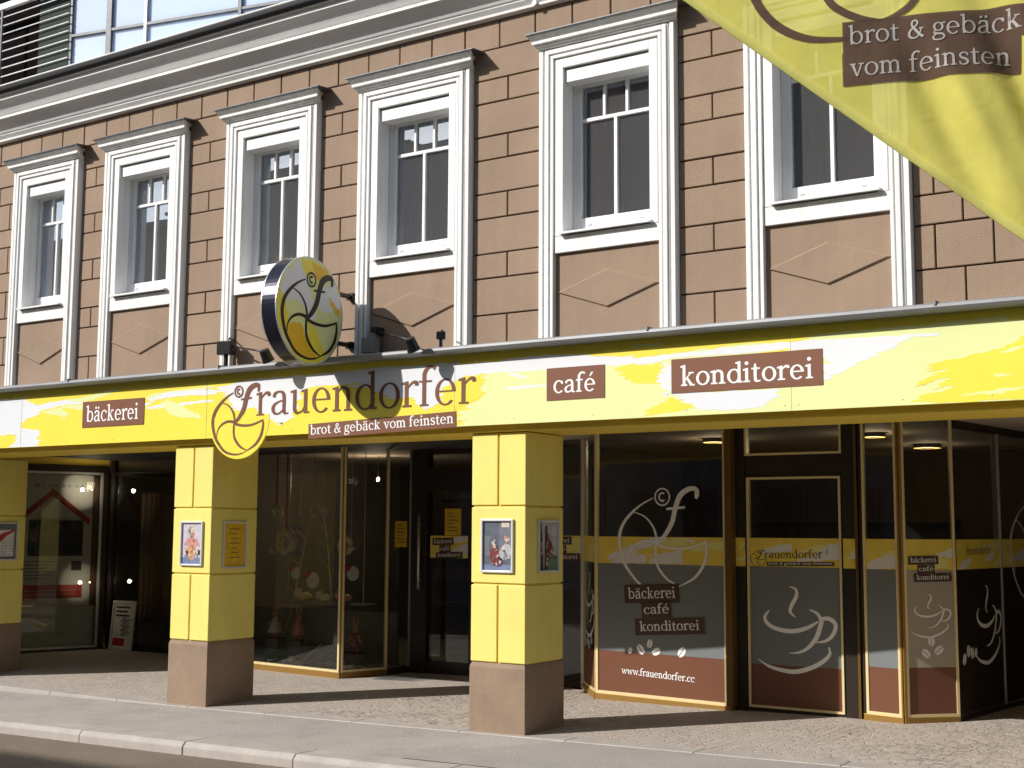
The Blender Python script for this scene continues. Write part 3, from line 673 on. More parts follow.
# side panes beyond the second pillar
PS0 = Plane((-2.45, 3.32), (-1.18, 2.96))
oS0 = shop_window(PS0, [(0, 1.33, -.12, .0, -.05, .03, 'dark'), (.0, .05, 0, ZT, -.05, .03, 'dark'), (1.28, 1.325, 0, ZT, -.04, .03, 'silver')], [], [(.05, 1.28, 0, ZT)])
def f(m):
    band(m, PS0, .4, 1.28, 8, .003)
    plate3(m, PS0, .005, [('bäckerei', .66, 1.12, 1.43, .085, .02), ('café', .8, 1.04, 1.345, .083, .02), ('konditorei', .72, 1.25, 1.265, .078, .02)])
sub(oS0, 'sticker', None, f)
PS = Plane((-1.18, 2.93), (-.70, 2.34))
oS = shop_window(PS, [(0, .765, -.12, .055, -.05, .02, 'gold')], [(.0, .76, .055, ZT, .024, 'bead', False, -.02, .012)], [(.02, .74, .07, ZT)])
def f(m):
    band(m, PS, .02, .74, 5)
    sheet_uv(m, PS, .02, .74, .075, .43, .003, 'film_b')
    put_shapes(m, cup_shapes(), 'st_l', PS, .004, 1, (.40, .86), .85, .85)
    for a in ((.25, .5, .045, .8), (.36, .47, .05, 1.5), (.5, .53, .05, 2)): put_shapes(m, bean_shapes(*a), 'st_l', PS, .004, 1, (0, 0), 1, 1)
sub(oS, 'sticker', None, f)
# the large pane with the web address
PW = Plane((-.70, 2.34), (.783, 2.174))
oW = shop_window(PW, [(0, 1.492, -.12, .052, -.05, .02, 'gold'), (1.447, 1.515, .052, ZT, -.05, .03, 'bronze')], [(.004, 1.447, .052, ZT, .026, 'bead', False, -.02, .014)], [(.03, 1.42, .07, ZT)], 'large shop pane with logo, word plates and web address')
def f(m):
    band(m, PW, .03, 1.421, 11)
    sheet_uv(m, PW, .03, 1.421, .455, 1.279, .003, 'film_g'); sheet_uv(m, PW, .03, 1.421, .078, .4545, .003, 'film_b')
sub(oW, 'window_film', 'grey and brown film with yellow band', f)
def f(m): put_shapes(m, logo_shapes(.92), 'st_l', PW, .006, 1, (.762, 1.56), .583, .583)
sub(oW, 'logo', None, f)
def f(m): plate3(m, PW, .0085, [('bäckerei', .343, .955, .905, .172, .052), ('café', .538, .868, .775, .150, .075), ('konditorei', .464, 1.222, .614, .150, .070)])
sub(oW, 'word_plate', None, f)
def f(m):
    text(m, 'www.frauendorfer.cc', 'let_w', PW, .006, 1, .302, .252, .044, .802, -.028, S=.2, T=.12, gap=.07)
sub(oW, 'lettering', 'white web address', f)
for a in ((.40, .469, .032, 1.1), (.519, .487, .052, 2.3), (.62, .545, .042, 1.3), (.693, .478, .048, .4), (.969, .49, .052, .9)): sub(oW, 'bean_drawing', None, lambda m: put_shapes(m, bean_shapes(*a), 'let_w', PW, .006, 1, (0, 0), 1, 1))
# dark glazed door with the coffee cup
PC = Plane((.70, 2.225), (1.965, 2.225)); U0 = .181
m = MB()
for f_ in ((.085, U0+.022, -.12, ZT, -.12, .005, 'dark'), (U0+.022, U0+.918, 2.11, 2.262, -.10, -.005, 'dark'), (U0+.918, U0+1.03, -.12, ZT, -.12, .01, 'dark'), (U0+1.03, U0+1.055, -.12, ZT, -.12, .03, 'bronze'), (U0+1.055, U0+1.09, -.12, ZT, -.12, .0, 'dark'),
           (U0+.022, U0+.918, -.12, .055, -.10, -.01, 'dark'), (U0+.022, U0+.034, .055, 2.11, -.08, -.012, 'dark'), (U0+.90, U0+.918, .055, 2.11, -.08, -.012, 'dark'), (U0+.034, U0+.90, 2.07, 2.11, -.08, -.012, 'dark')): fbox(m, PC, *f_)
oC = m.build('shop_door', B, 'dark framed glazed door with a white coffee cup drawing', bevel=.003)
m = MB(); bead_frame(m, PC, U0+.034, U0+.90, .056, 2.068, .02, 'bead', True, -.05, .002); bead_frame(m, PC, U0+.022, U0+.918, 2.262, ZT, .02, 'bead', False, -.05, .006); m.build('glazing_bead', oC)
for p in ((U0+.05, U0+.885, .07, 2.055), (U0+.04, U0+.90, 2.28, ZT)):
    m = MB(); sheet_uv(m, PC, *p, -.02, 'glass'); m.build('pane', oC, fixn=False)
def f(m):
    sheet_uv(m, PC, U0+.052, U0+.882, .43, 1.281, -.017, 'film_g'); sheet_uv(m, PC, U0+.052, U0+.882, .072, .4295, -.017, 'film_b'); band(m, PC, U0+.052, U0+.882, 17, -.017)
sub(oC, 'window_film', None, f)
def f(m): put_shapes(m, cup_shapes(), 'let_w', PC, -.014, 1, (U0+.48, .74), 1, 1)
sub(oC, 'cup_drawing', None, f)
def f(m):
    put_shapes(m, logo_shapes(1.1), 'st_d', PC, -.0135, 1, (U0+.135, 1.36), .088, .088)
    text(m, 'rauendorfer', 'st_d', PC, -.0135, 1, U0+.195, 1.352, .047, .53, .02, S=.17, T=.08)
sub(oC, 'lettering', 'small dark wordmark on the door band', f)
def f(m):
    m.face([PC(U0+.215, 1.285, -.0135), PC(U0+.83, 1.295, -.0135), PC(U0+.83, 1.33, -.0135), PC(U0+.215, 1.32, -.0135)], 'st_d')
    text(m, 'brot & gebäck vom feinsten', 'st_l', PC, -.013, 1, U0+.23, 1.297, .015, .585, .016, S=.2, T=.12)
sub(oC, 'slogan_strip', 'narrow dark strip with the slogan', f)
# film across the dark jambs either side of the door
sub(oC, 'band_strip', None, lambda m: band(m, PC, .087, U0+.021, 3, .0065)); sub(oC, 'band_strip', None, lambda m: band(m, PC, U0+.919, U0+1.029, 4, .0115))
# right-hand corner bay
PR1 = Plane((1.965, 2.187), (2.319, 2.117))
oR1 = shop_window(PR1, [(0, .36, -.1, .088, -.05, .018, 'gold'), (-.01, .02, .088, ZT, -.05, .0, 'dark'), (.345, .3608, .088, ZT, -.05, .02, 'gold')], [(.024, .345, .088, ZT, .024, 'bead', False, -.02, .012)], [(.04, .33, .1, ZT)])
def f(m):
    sheet_uv(m, PR1, .046, .323, .475, 1.281, .003, 'film_g'); sheet_uv(m, PR1, .046, .323, .11, .4745, .003, 'film_b'); band(m, PR1, .046, .323, 23)
sub(oR1, 'window_film', None, f)
PR2 = Plane((2.319, 2.117), (2.669, 2.456))
oR2 = shop_window(PR2, [(0, .487, -.1, .088, -.05, .018, 'gold'), (-.004, .02, .088, ZT, -.05, .018, 'gold')], [(.02, .487, .088, ZT, .024, 'bead', False, -.02, .012)], [(.04, .47, .1, ZT)])
def f(m):
    sheet_uv(m, PR2, .042, .464, .487, 1.281, .003, 'film_t'); sheet_uv(m, PR2, .042, .464, .11, .4865, .003, 'film_b'); band(m, PR2, .042, .464, 29)
sub(oR2, 'window_film', 'taupe and brown film with yellow band', f)
def f(m):
    plate3(m, PR2, .0075, [('bäckerei', .065, .335, 1.322, .070, .02), ('café', .145, .30, 1.252, .068, .02), ('konditorei', .112, .45, 1.180, .070, .02)])
    put_shapes(m, cup_shapes(.9), 'let_w', PR2, .0075, 1, (.255, .905), .5, .48)
    for a in ((.25, .70, .042, 1.6), (.20, .60, .044, 2.4), (.315, .625, .046, .7)): put_shapes(m, bean_shapes(*a), 'st_l', PR2, .0075, 1, (0, 0), 1, 1)
sub(oR2, 'sticker', None, f)
PR3 = Plane((2.669, 2.456), (3.10, 5.90))
oR3 = shop_window(PR3, [(0, 3.4, -.1, .09, -.05, .01, 'dark'), (.02, 3.4, 2.47, ZT, -.05, .03, 'dark'), (1.02, 1.05, .09, 2.47, -.05, .012, 'silver')], [], [(.0, 3.4, .09, 2.47)])
def f(m):
    band(m, PR3, .03, 2.6, 41)
    sheet_uv(m, PR3, .03, 1.01, .10, 1.278, .003, 'film_shade'); sheet_uv(m, PR3, 1.06, 3.3, .10, 1.278, .003, 'film_shade')
    put_shapes(m, cup_shapes(), 'st_l', PR3, .0045, 1, (.68, .80), .85, .9)
    for a in ((.13, .54, .05, 1.1), (.22, .60, .05, 1.6), (.30, .58, .05, 1.9), (.38, .58, .04, 1.4)): put_shapes(m, bean_shapes(*a), 'st_l', PR3, .0045, 1, (0, 0), 1, 1)
    put_shapes(m, logo_shapes(.8), 'st_l', PR3, .006, 1, (1.75, 1.50), .58, .58)
    text(m, 'frauendorfer', 'st_d', PR3, .006, 1, .25, 1.40, .045, .55, .02, S=.17, T=.08)
sub(oR3, 'sticker', None, f)

# interior shells
r = MB()
r.box(-13, 2.4, 6.8, 6.9, -.3, 2.53, 'room2'); r.box(-13, -12.9, 1, 7, -.3, 2.53, 'room')
r.box(-9.6, -6.7, 5.2, 5.3, -.2, 2.53, 'room2'); r.box(-6.72, -6.64, 3.45, 6.8, -.2, 2.53, 'room'); r.box(-2.05, -1.95, 3.6, 6.8, -.2, 2.53, 'room')
r.box(2.75, 9, 7.2, 7.3, -.2, 2.53, 'room'); r.box(6.3, 6.4, .7, 7.2, -.2, 2.53, 'room')
r.box(-12.9, -2.1, 3.6, 6.8, -.08, .0, 'room'); r.box(-1.95, 2.6, 3.0, 6.8, .0, .05, 'room2')
for k in range(5): r.box(-5.9+.01, -4.3, 6.35, 6.78, .5+.38*k, .53+.38*k, 'room2')
r.box(-1.4, 1.8, 5.3, 5.9, .05, 1.1, 'room2'); r.box(-1.2, 1.6, 6.5, 6.78, 1.3, 1.34, 'room2'); r.box(-1.2, 1.6, 6.5, 6.78, 1.7, 1.74, 'room2')
r.build('shop_interior', B)

# ------------------------------------------------------------------ fascia sign (its front stands 9.5 cm proud of the pillars)
FAS = lambda u, v, n: (u*1.0029-.0164, n+.025, v*1.0029-.0046)
FS = thing('fascia_sign', 'long yellow, white and pale green shop sign board with brown lettering across the whole front', 'shop sign', (-2, -.1, 2.42))
m = MB(); m.box(-13, 9, -.12, -.1155, 2.424, 3.058, 'F_Y', lambda u, n, v: FAS(u, v, n)); m.box(-13, 9, -.0900, -.02, 2.432, 3.05, 'beam'); board = m.build('board', FS)
M['seam'] = mat('panel_seam', (.45, .40, .25), .6, .05)
PAINT = [
  ('W', [(-6.858,2.946),(-6.537,2.947),(-6.257,2.938),(-6.047,2.873),(-5.938,2.761),(-6.173,2.728),(-6.272,2.673),(-6.268,2.623),(-5.96,2.597),(-5.988,2.516),(-5.948,2.425),(-6.461,2.423),(-6.328,2.495),(-6.333,2.56),(-6.827,2.567)]),
  ('W', [(-6.114,2.848),(-5.615,2.889),(-5.292,2.889),(-5.273,2.836),(-5.514,2.841),(-5.974,2.794)]),
  ('P', [(-5.94,2.782),(-5.514,2.833),(-5.263,2.829),(-5.259,2.771),(-5.545,2.807),(-5.503,2.668),(-5.571,2.713),(-5.871,2.764)]),
  ('P', [(-5.517,2.879),(-4.797,2.957),(-4.735,2.943),(-5.227,2.855)]),
  ('P', [(-4.355,2.842),(-4.313,2.876),(-3.91,2.903),(-3.456,2.917),(-3.357,2.9),(-3.909,2.875),(-4.253,2.841)]),
  ('W', [(-4.311,2.84),(-4.024,2.889),(-3.454,2.89),(-3.356,2.869),(-3.354,2.834),(-3.936,2.841),(-4.165,2.828),(-4.337,2.771)]),
  ('W', [(-4.318,2.76),(-4.018,2.776),(-3.45,2.787),(-3.352,2.772),(-3.903,2.744),(-4.317,2.736)]),
  ('P', [(-4.133,2.781),(-4.035,2.826),(-3.876,2.769),(-3.508,2.616),(-3.841,2.636),(-4.014,2.686)]),
  ('W', [(-3.368,2.896),(-2.887,2.947),(-2.538,2.948),(-1.98,2.95),(-1.4,2.965),(-1.071,2.954),(-0.353,2.952),(-0.352,2.822),(-0.513,2.735),(-0.654,2.666),(-0.821,2.616),(-0.917,2.572),(-0.992,2.624),(-1.042,2.686),(-1.292,2.688),(-1.499,2.789),(-1.842,2.829),(-2.114,2.84),(-2.307,2.813),(-2.33,2.667),(-2.384,2.586),(-2.551,2.509),(-2.61,2.549),(-2.698,2.578),(-2.758,2.634),(-3.115,2.671),(-3.242,2.819)]),
  ('Y', [(-2.224,2.833),(-1.95,2.839),(-1.604,2.84),(-1.604,2.824),(-1.922,2.813),(-2.21,2.818)]),
  ('Y', [(-2.787,2.635),(-2.877,2.693),(-3.055,2.669),(-3.113,2.634),(-2.872,2.564)]),
  ('P', [(-0.577,2.375),(-0.579,2.493),(-0.477,2.605),(-0.356,2.649),(-0.378,2.842),(0.133,2.901),(0.323,2.936),(0.692,2.943),(1.259,2.98),(1.387,2.94),(1.874,2.934),(2.772,2.951),(4.076,2.976),(4.053,2.362),(2.757,2.339),(1.381,2.335)]),
  ('W', [(-0.751,2.924),(-0.543,2.936),(-0.1,2.949),(0.285,2.955),(0.583,2.935),(0.799,2.904),(1.259,2.926),(1.258,2.842),(0.817,2.832),(0.267,2.835),(-0.099,2.842),(-0.358,2.846),(-0.542,2.84),(-0.75,2.839)]),
  ('W', [(-0.119,2.843),(0.018,2.818),(0.095,2.781),(-0.021,2.799)]),
  ('W', [(-0.177,2.719),(-0.059,2.724),(0.267,2.722),(0.267,2.706),(-0.059,2.7)]),
  ('Y', [(-0.584,2.956),(-0.1,2.965),(-0.139,2.935),(-0.543,2.931)]),
  ('Y', [(-0.748,2.737),(-0.541,2.827),(-0.338,2.84),(-0.357,2.749),(-0.377,2.659),(-0.477,2.605),(-0.58,2.59),(-0.746,2.598)]),
  ('Y', [(0.583,2.943),(0.8,2.959),(1.259,2.961),(1.258,2.891),(0.959,2.893),(0.692,2.914)]),
  ('Y', [(0.87,2.805),(1.045,2.833),(1.149,2.818),(1.217,2.768),(1.285,2.81),(1.319,2.823),(1.317,2.671),(1.045,2.683),(0.958,2.745)]),
  ('Y', [(1.056,2.797),(1.194,2.812),(1.262,2.83),(1.262,2.777),(1.227,2.702),(1.193,2.674),(1.056,2.685)]),
  ('W', [(1.262,2.777),(1.363,2.831),(1.361,2.573),(1.278,2.639),(1.236,2.702)]),
  ('Y', [(0.988,2.934),(1.431,2.975),(1.917,2.979),(2.271,2.995),(2.346,2.996),(2.419,2.926),(2.344,2.91),(1.916,2.92),(1.296,2.889),(1.057,2.875)]),
  ('W', [(1.057,2.875),(1.296,2.885),(1.915,2.901),(2.359,2.909),(2.681,2.899),(2.68,2.864),(2.506,2.848),(1.355,2.855),(1.262,2.838),(1.057,2.821)]),
  ('Y', [(2.055,2.851),(2.283,2.86),(2.268,2.849),(2.07,2.84)]),
  ('Y', [(1.106,2.433),(1.192,2.491),(1.352,2.566),(1.476,2.515),(1.542,2.482),(1.393,2.459),(1.191,2.442)]),
  ('W', [(1.353,2.592),(2.218,2.58),(2.202,2.53),(2.002,2.453),(1.751,2.45),(1.558,2.459),(1.468,2.53)]),
  ('W', [(2.489,2.898),(2.7,2.903),(2.973,2.898),(3.301,2.89),(3.301,2.873),(3.132,2.877),(3.011,2.826),(2.82,2.745),(2.653,2.681),(2.511,2.607),(2.483,2.609)]),
  ('W', [(2.431,2.854),(2.573,2.878),(2.516,2.834),(2.43,2.819)]),
  ('Y', [(3.211,2.686),(3.474,2.72),(3.673,2.758),(3.747,2.785),(3.797,2.826),(3.833,2.832),(3.917,2.835),(4.377,2.836),(4.36,2.422),(3.812,2.432),(3.414,2.43),(3.106,2.445),(3.16,2.484),(3.341,2.514),(3.405,2.536),(3.238,2.52),(3.278,2.557),(3.369,2.597),(3.292,2.589),(3.115,2.539),(3.202,2.594),(3.345,2.651),(3.242,2.638)]),
  ('P', [(3.631,2.601),(3.741,2.597),(3.764,2.582),(3.667,2.579)]),
  ('P', [(3.673,2.739),(3.824,2.773),(3.867,2.773),(3.721,2.729)]),
  ('P', [(3.415,2.471),(3.615,2.493),(3.815,2.511),(3.857,2.504),(3.639,2.472)]),
  ('Y', [(3.717,2.951),(3.85,2.971),(3.922,2.974),(3.922,2.954),(3.753,2.938)]),
]
def rough(poly, k):
    rd = random.Random(k); o = []
    for i, (a, b) in enumerate(poly):
        c, d = poly[(i+1) % len(poly)]; L = math.hypot(c-a, d-b); steep_ = abs(d-b)/(L+1e-6); n = max(1, int(L/(.045-.034*min(1, steep_*2))))
        for q in range(n):
            t = q/n; steep = abs(d-b)/(L+1e-6)
            jx = rd.gauss(0, .034)*(.2+steep); jz = rd.gauss(0, .0035)
            x, z = a+(c-a)*t+(jx if q else 0), b+(d-b)*t+(jz if q else 0)
            o.append((x, min(max(z, 2.4255), 3.0565)))
    return o
m = MB()
for k, (mm, pl) in enumerate(PAINT): m.poly(rough(pl, k), -.1203-k*.00006, 'F_'+mm, FAS)
m.build('painted_brush_strokes', board, fixn=False)
def screw(x):
    m = MB(); m.tube([FAS(x, 2.464, -.123), FAS(x, 2.464, -.119)], .005, 'seam', 8); m.build('screw', board)
for xx in (-8.9, -6.26, -3.49, -.616, 2.275, 5.1):
    m = MB(); m.box(xx-.0018, xx+.0018, -.1218, -.119, 2.425, 3.057, 'seam', lambda u, n, v: FAS(u, v, n))
    m.build('panel_seam', board)
    for dx in (-.05, .05): screw(xx+dx)
for xx in (-.03, .69, 1.47, 3.05, 3.62, 3.95, -1.3, -2.4, -4.8, -5.5): screw(xx)
# round cut-out with the ball emblem
m = MB(); ccx, ccz, rr = -3.062, 2.604, .382
pl = [(ccx+rr*math.cos(2*math.pi*k/72), ccz+rr*math.sin(2*math.pi*k/72)) for k in range(72)]
low = [p for p in pl if p[1] < 2.80]
low = sorted(low, key=lambda p: math.atan2(p[1]-2.45, p[0]-ccx)); 
m2 = [p for p in pl]
a0 = math.asin((2.62-ccz)/rr); seg = [(ccx+rr*math.cos(t), ccz+rr*math.sin(t)) for t in [math.pi-a0+(math.pi+2*a0)*k/48 for k in range(49)]]
m.prism(seg, -.100, -.1232, 'F_Y', FAS); m.build('round_cutout', FS)
m = MB(); put_shapes(m, logo_shapes(1.45), 'let_b', FAS, -.1245, -1, (-3.078, 2.615), .39, .39); m.build('emblem', FS, fixn=False)
# raised name
m = MB()
sh, w = text_shapes('rauendorfer', .175, .07, .10)
for layer in range(2): put_shapes(m, sh, 'let_b', FAS, -.1225-.0012*layer, -1, (-2.845, 2.608), (2.845-.415)/w, .214, 0, step=1.5e-4)
m.build('name_lettering', FS, fixn=False)
def word_plate(name, txt, x0, x1, z0, h, ang, fx0, fx1, base, xh):
    m = MB(); c, s = math.cos(ang), math.sin(ang); q = lambda a, b: (x0+a*c-b*s, z0+a*s+b*c); L = x1-x0
    m.prism([q(0, 0), q(L, 0), q(L, h), q(0, h)], -.1215, -.1255, 'plate', FAS); o = m.build('word_plate', FS, name)
    m = MB(); text(m, txt, 'let_w', FAS, -.1260, -1, *q(L*fx0, h*base), xh, L*(fx1-fx0), ang, S=.205, T=.105); m.build('lettering', o, fixn=False)
word_plate('brown plate reading bäckerei', 'bäckerei', -5.268, -4.35, 2.591, .262, 0, .07, .905, .22, .108)
word_plate('brown plate reading café', 'café', .273, .792, 2.592, .253, 0, .12, .845, .22, .098)
word_plate('brown plate reading konditorei', 'konditorei', 1.353, 2.507, 2.592, .252, 0, .068, .938, .2, .1)
word_plate('narrow brown plate with the slogan', 'brot & gebäck vom feinsten', -2.2, -.595, 2.377, .131, .0265, .015, .984, .27, .058)

# ------------------------------------------------------------------ projecting disc sign
DS = thing('projecting_disc_sign', 'round double-sided disc sign with dark rim and emblem standing out from the wall', 'sign', (-1.92, .1, 3.43))
DX, DY, DZ, DR = -1.88, -.492, 3.440, .461
FD = lambda u, v, n: (DX+n, DY+u, DZ+v)
CR, SR = math.cos(math.radians(5)), math.sin(math.radians(5))          # the disc hangs a few degrees off square to the wall
turn = lambda x, y, z: (DX+(x-DX)*CR-(y-DY)*SR, DY+(x-DX)*SR+(y-DY)*CR, z)
m = MB(); n = 80
ring = lambda r, x: [turn(x, DY+r*math.cos(2*math.pi*k/n), DZ+r*math.sin(2*math.pi*k/n)) for k in range(n)]
vs = ring(DR, DX-.15)+ring(DR, DX); m.mesh(vs, [(k, (k+1) % n, (k+1) % n+n, k+n) for k in range(n)], 'navy')
rim = m.build('drum', DS)
m = MB()
for xa, sg in ((DX-.006, 1), (DX-.156, 1)):
    vs = ring(DR+.004, xa)+ring(DR+.004, xa+.010)+ring(DR-.004, xa+.010)+ring(DR-.004, xa)
    m.mesh(vs, [((k)+j*n, (k+1) % n+j*n, (k+1) % n+((j+1) % 4)*n, k+((j+1) % 4)*n) for j in range(4) for k in range(n)], 'silver')
m.build('edge_trim', DS)
for xa, sg in ((DX+.001, 1), (DX-.151, -1)):
    m = MB(); FF = lambda u, v, n: turn(xa+sg*n, DY+sg*u, DZ+v)
    m.face([FF(.457*math.cos(2*math.pi*k/n), .457*math.sin(2*math.pi*k/n), 0) for k in range(n)], 'F_P')
    R_ = .457
    strokes = [('F_W', [(-.95, .2), (-.75, .62), (-.3, .92), (-.2, .75), (-.1, .55), (.1, .2), (.2, -.1), (.1, -.2), (-.2, .05), (-.45, .15), (-.75, .1)]),
               ('F_W', [(.25, .45), (.75, .62), (.97, .2), (.6, .05), (.2, .1), (.15, .3)]),
               ('F_Y', [(-.3, .94), (.25, .95), (.7, .68), (.3, .62), (.1, .75), (-.1, .6), (-.25, .75)]),
               ('F_O', [(.05, .96), (.5, .84), (.62, .7), (.35, .55), (.15, .6)]),
               ('F_O', [(.55, .38), (.9, .15), (.93, 0), (.6, .2)]),
               ('F_Y', [(-.98, .1), (-.9, .3), (-.75, .1), (-.6, -.3), (-.75, -.55), (-.95, -.3)]),
               ('F_O', [(-.7, -.35), (-.3, -.25), (-.1, -.55), (.1, -.7), (.3, -.85), (0, -.95), (-.4, -.88), (-.65, -.6)]),
               ('F_Y', [(-.05, -.2), (.15, -.3), (.4, -.65), (.6, -.75), (.3, -.92), (0, -.7)]),
               ('F_Y', [(-.55, -.75), (-.1, -.9), (.5, -.84), (.3, -.94), (-.1, -.985), (-.4, -.9)])]
    rd = random.Random(5)
    for k, (mm, pl) in enumerate(strokes):
        P2 = []
        for i, (a, b) in enumerate(pl):
            c_, d_ = pl[(i+1) % len(pl)]; nn = 5
            for q in range(nn):
                t = q/nn; x_, y_ = a+(c_-a)*t+(rd.gauss(0, .018) if q else 0), b+(d_-b)*t+(rd.gauss(0, .018) if q else 0)
                l = math.hypot(x_, y_)
                if l > .985: x_, y_ = x_/l*.985, y_/l*.985
                P2.append((x_*R_, y_*R_))
        m.poly(P2, .0004+k*.0001, mm, FF)
    o = m.build('face', DS, fixn=False)
    m = MB(); put_shapes(m, logo_shapes(1.4), 'let_d', FF, .0022, 1, (0, 0), .459, .459); m.build('emblem', o, fixn=False)
for zz in (DZ-.22, DZ+.22): m = MB(); m.box(DX-.11, DX-.04, .10, .175, zz-.03, zz+.03, 'black'); m.tube([(DX-.075, -.14, zz), (DX-.075, .11, zz)], .022, 'black'); m.build('wall_bracket', DS)

# ------------------------------------------------------------------ spotlights over the fascia
def arm_light(label, base, head):
    t = thing('arm_spotlight', label, 'spotlight', base, 'arm spotlights over the sign')
    m = MB(); b = Vector(base); h = Vector(head)
    m.tube([b+Vector((0, .05, 0)), b, b*.5+h*.5+Vector((0, 0, .015)), h+Vector((0, 0, .03))], .009, 'black', 8); m.build('arm', t, smooth=True)
    m = MB(); m.box(b.x-.03, b.x+.03, .02, .149, b.z-.03, b.z+.03, 'black'); m.build('wall_mount', t)
    m = MB(); d = Vector((.05, .45, -.75)).normalized()
    m.tube([h-d*.055, h-d*.05, h+d*.03, h+d*.06], [.028, .045, .052, .058], 'black', 14); m.build('lamp_head', t)
arm_light('thin black arm spotlight left of the disc sign', (-3.42, .06, 3.315), (-2.53, -.34, 3.12))
arm_light('thin black arm spotlight right of the disc sign', (-1.60, .06, 3.315), (-.90, -.34, 3.10))
def flood(label, x, y, z, s, rz):
    t = thing('floodlight', label, 'floodlight', (x, y, z), 'small floodlights on the ledge')
    R = Matrix.Rotation(rz, 3, 'Z')
    Fq = lambda a, b, c: tuple(Vector((x, y, z))+R @ Vector((a, b, c)))
    m = MB(); m.box(-.075*s, .075*s, -.05*s, .05*s, .05*s, .18*s, 'black', Fq); m.box(-.06*s, .06*s, .05*s, .075*s, .06*s, .17*s, 'lead', Fq); m.build('housing', t, bevel=.006)
    m = MB(); m.box(-.012, .012, -.02, .02, -.09*s, .055*s, 'black', Fq); m.box(-.05*s, .05*s, -.035, .035, -.1*s, -.085*s, 'silver', Fq); m.build('bracket', t)
    m = MB(); m.tube([Fq(0, .03, .17*s), Fq(.0, .05, .22*s), Fq(.01, .14, .20*s)], .007, 'black', 8); m.build('cable', t, smooth=True)
flood('square black floodlight on a bracket at the foot of the third window', -3.36, -.02, 3.165, 1.0, .25)
flood('small black floodlight on the ledge above the letters', -.755, -.13, 3.128, .5, .5)
JB = thing('junction_box', 'grey electrical box on the wall beside the disc sign', 'electrical box', (-1.62, .05, 3.18))
m = MB(); m.box(-1.70, -1.575, -.03, .08, 3.115, 3.25, 'zinc'); m.build('case', JB, bevel=.006)
m = MB(); m.box(-1.66, -1.615, .08, .15, 3.2, 3.23, 'zinc'); m.box(-1.62, -1.58, -.01, .03, 3.25, 3.29, 'zinc'); m.build('mount', JB)

# ------------------------------------------------------------------ framed pictures on the pillars
def picture(label, F, u0, u1, z0, z1, content, w=.018):
    t = thing('picture_frame', label, 'framed picture', F((u0+u1)/2, (z0+z1)/2, 0), 'frames on the pillars')
    m = MB(); bx = lambda a, b, c, d: m.box(a, b, c, d, .001, .022, 'frame_w', F)
    bx(u0, u0+w, z0, z1); bx(u1-w, u1, z0, z1); bx(u0+w, u1-w, z0, z0+w); bx(u0+w, u1-w, z1-w, z1); m.build('frame', t, bevel=.004)
    m = MB(); W_, H_ = u1-u0-2*w, z1-z0-2*w; rd = random.Random(len(label)); extra = []
    for it in content:                   # break the flat areas up into photograph-like flecks of light and dark
        if it[0] == 'e': cx_, cy_, rx_, ry_ = it[2:]
        elif it[0] == 'p': xs_ = [p[0] for p in it[2]]; ys_ = [p[1] for p in it[2]]; cx_, cy_, rx_, ry_ = sum(xs_)/len(xs_), sum(ys_)/len(ys_), (max(xs_)-min(xs_))*.36, (max(ys_)-min(ys_))*.36
        else: continue
        if it[1] in ('pr_red',): continue
        for q in range(9):
            t_ = rd.uniform(0, 6.28); k_ = rd.uniform(.2, 1.05); a_, b_ = cx_+rx_*k_*math.cos(t_), cy_+ry_*k_*math.sin(t_); r_ = rd.uniform(.012, .05)
            if .06 < a_ < .94 and .06 < b_ < .94: extra.append(('e', rd.choice([it[1], 'pr_bark', 'pr_cream', 'pr_grey', it[1], 'pr_slate2', 'pr_rose']), a_, b_, r_, r_*rd.uniform(.4, 1.1)))
    content = list(content)+extra
    G = lambda a, b: (u0+w+a*W_, z0+w+b*H_)
    for k, it in enumerate(content):
        nn = .004+k*.0001
        if it[0] == 'r': _, c, a0, b0, a1, b1 = it; m.face([F(*G(a0, b0), nn), F(*G(a1, b0), nn), F(*G(a1, b1), nn), F(*G(a0, b1), nn)], c)
        elif it[0] == 'e': _, c, a, b, ra, rb = it; m.face([F(*G(a+ra*math.cos(t_*math.pi/10), b+rb*math.sin(t_*math.pi/10)), nn) for t_ in range(20)], c)
        else: m.poly([G(*p) for p in it[2]], nn, it[1], F)
    m.build('print', t, fixn=False)
M['frame_w'] = mat('pale_frame', (.66, .66, .66), .35, .03, metallic=.1)
for nm, c in dict(pr_slate=(.11, .125, .16), pr_slate2=(.16, .17, .2), pr_skin=(.62, .36, .26), pr_wine=(.20, .045, .05), pr_grey=(.42, .42, .43), pr_cream=(.62, .55, .45), pr_blue=(.18, .22, .36), pr_lav=(.55, .50, .60), pr_rose=(.55, .26, .24), pr_orange=(.70, .34, .12), pr_green=(.13, .24, .15), pr_bark=(.055, .04, .04), pr_sky=(.45, .46, .50), pr_yel=(.72, .47, .03), pr_ink=(.16, .10, .04), pr_white=(.70, .70, .70), pr_red=(.5, .05, .05)).items(): M[nm] = mat(nm, c, .4, .18, 18)
FP1 = lambda u, v, n: (u, -n, v)                    # pillar fronts
def FSD(x): return lambda u, v, n: (x+n, u, v)      # right-hand sides
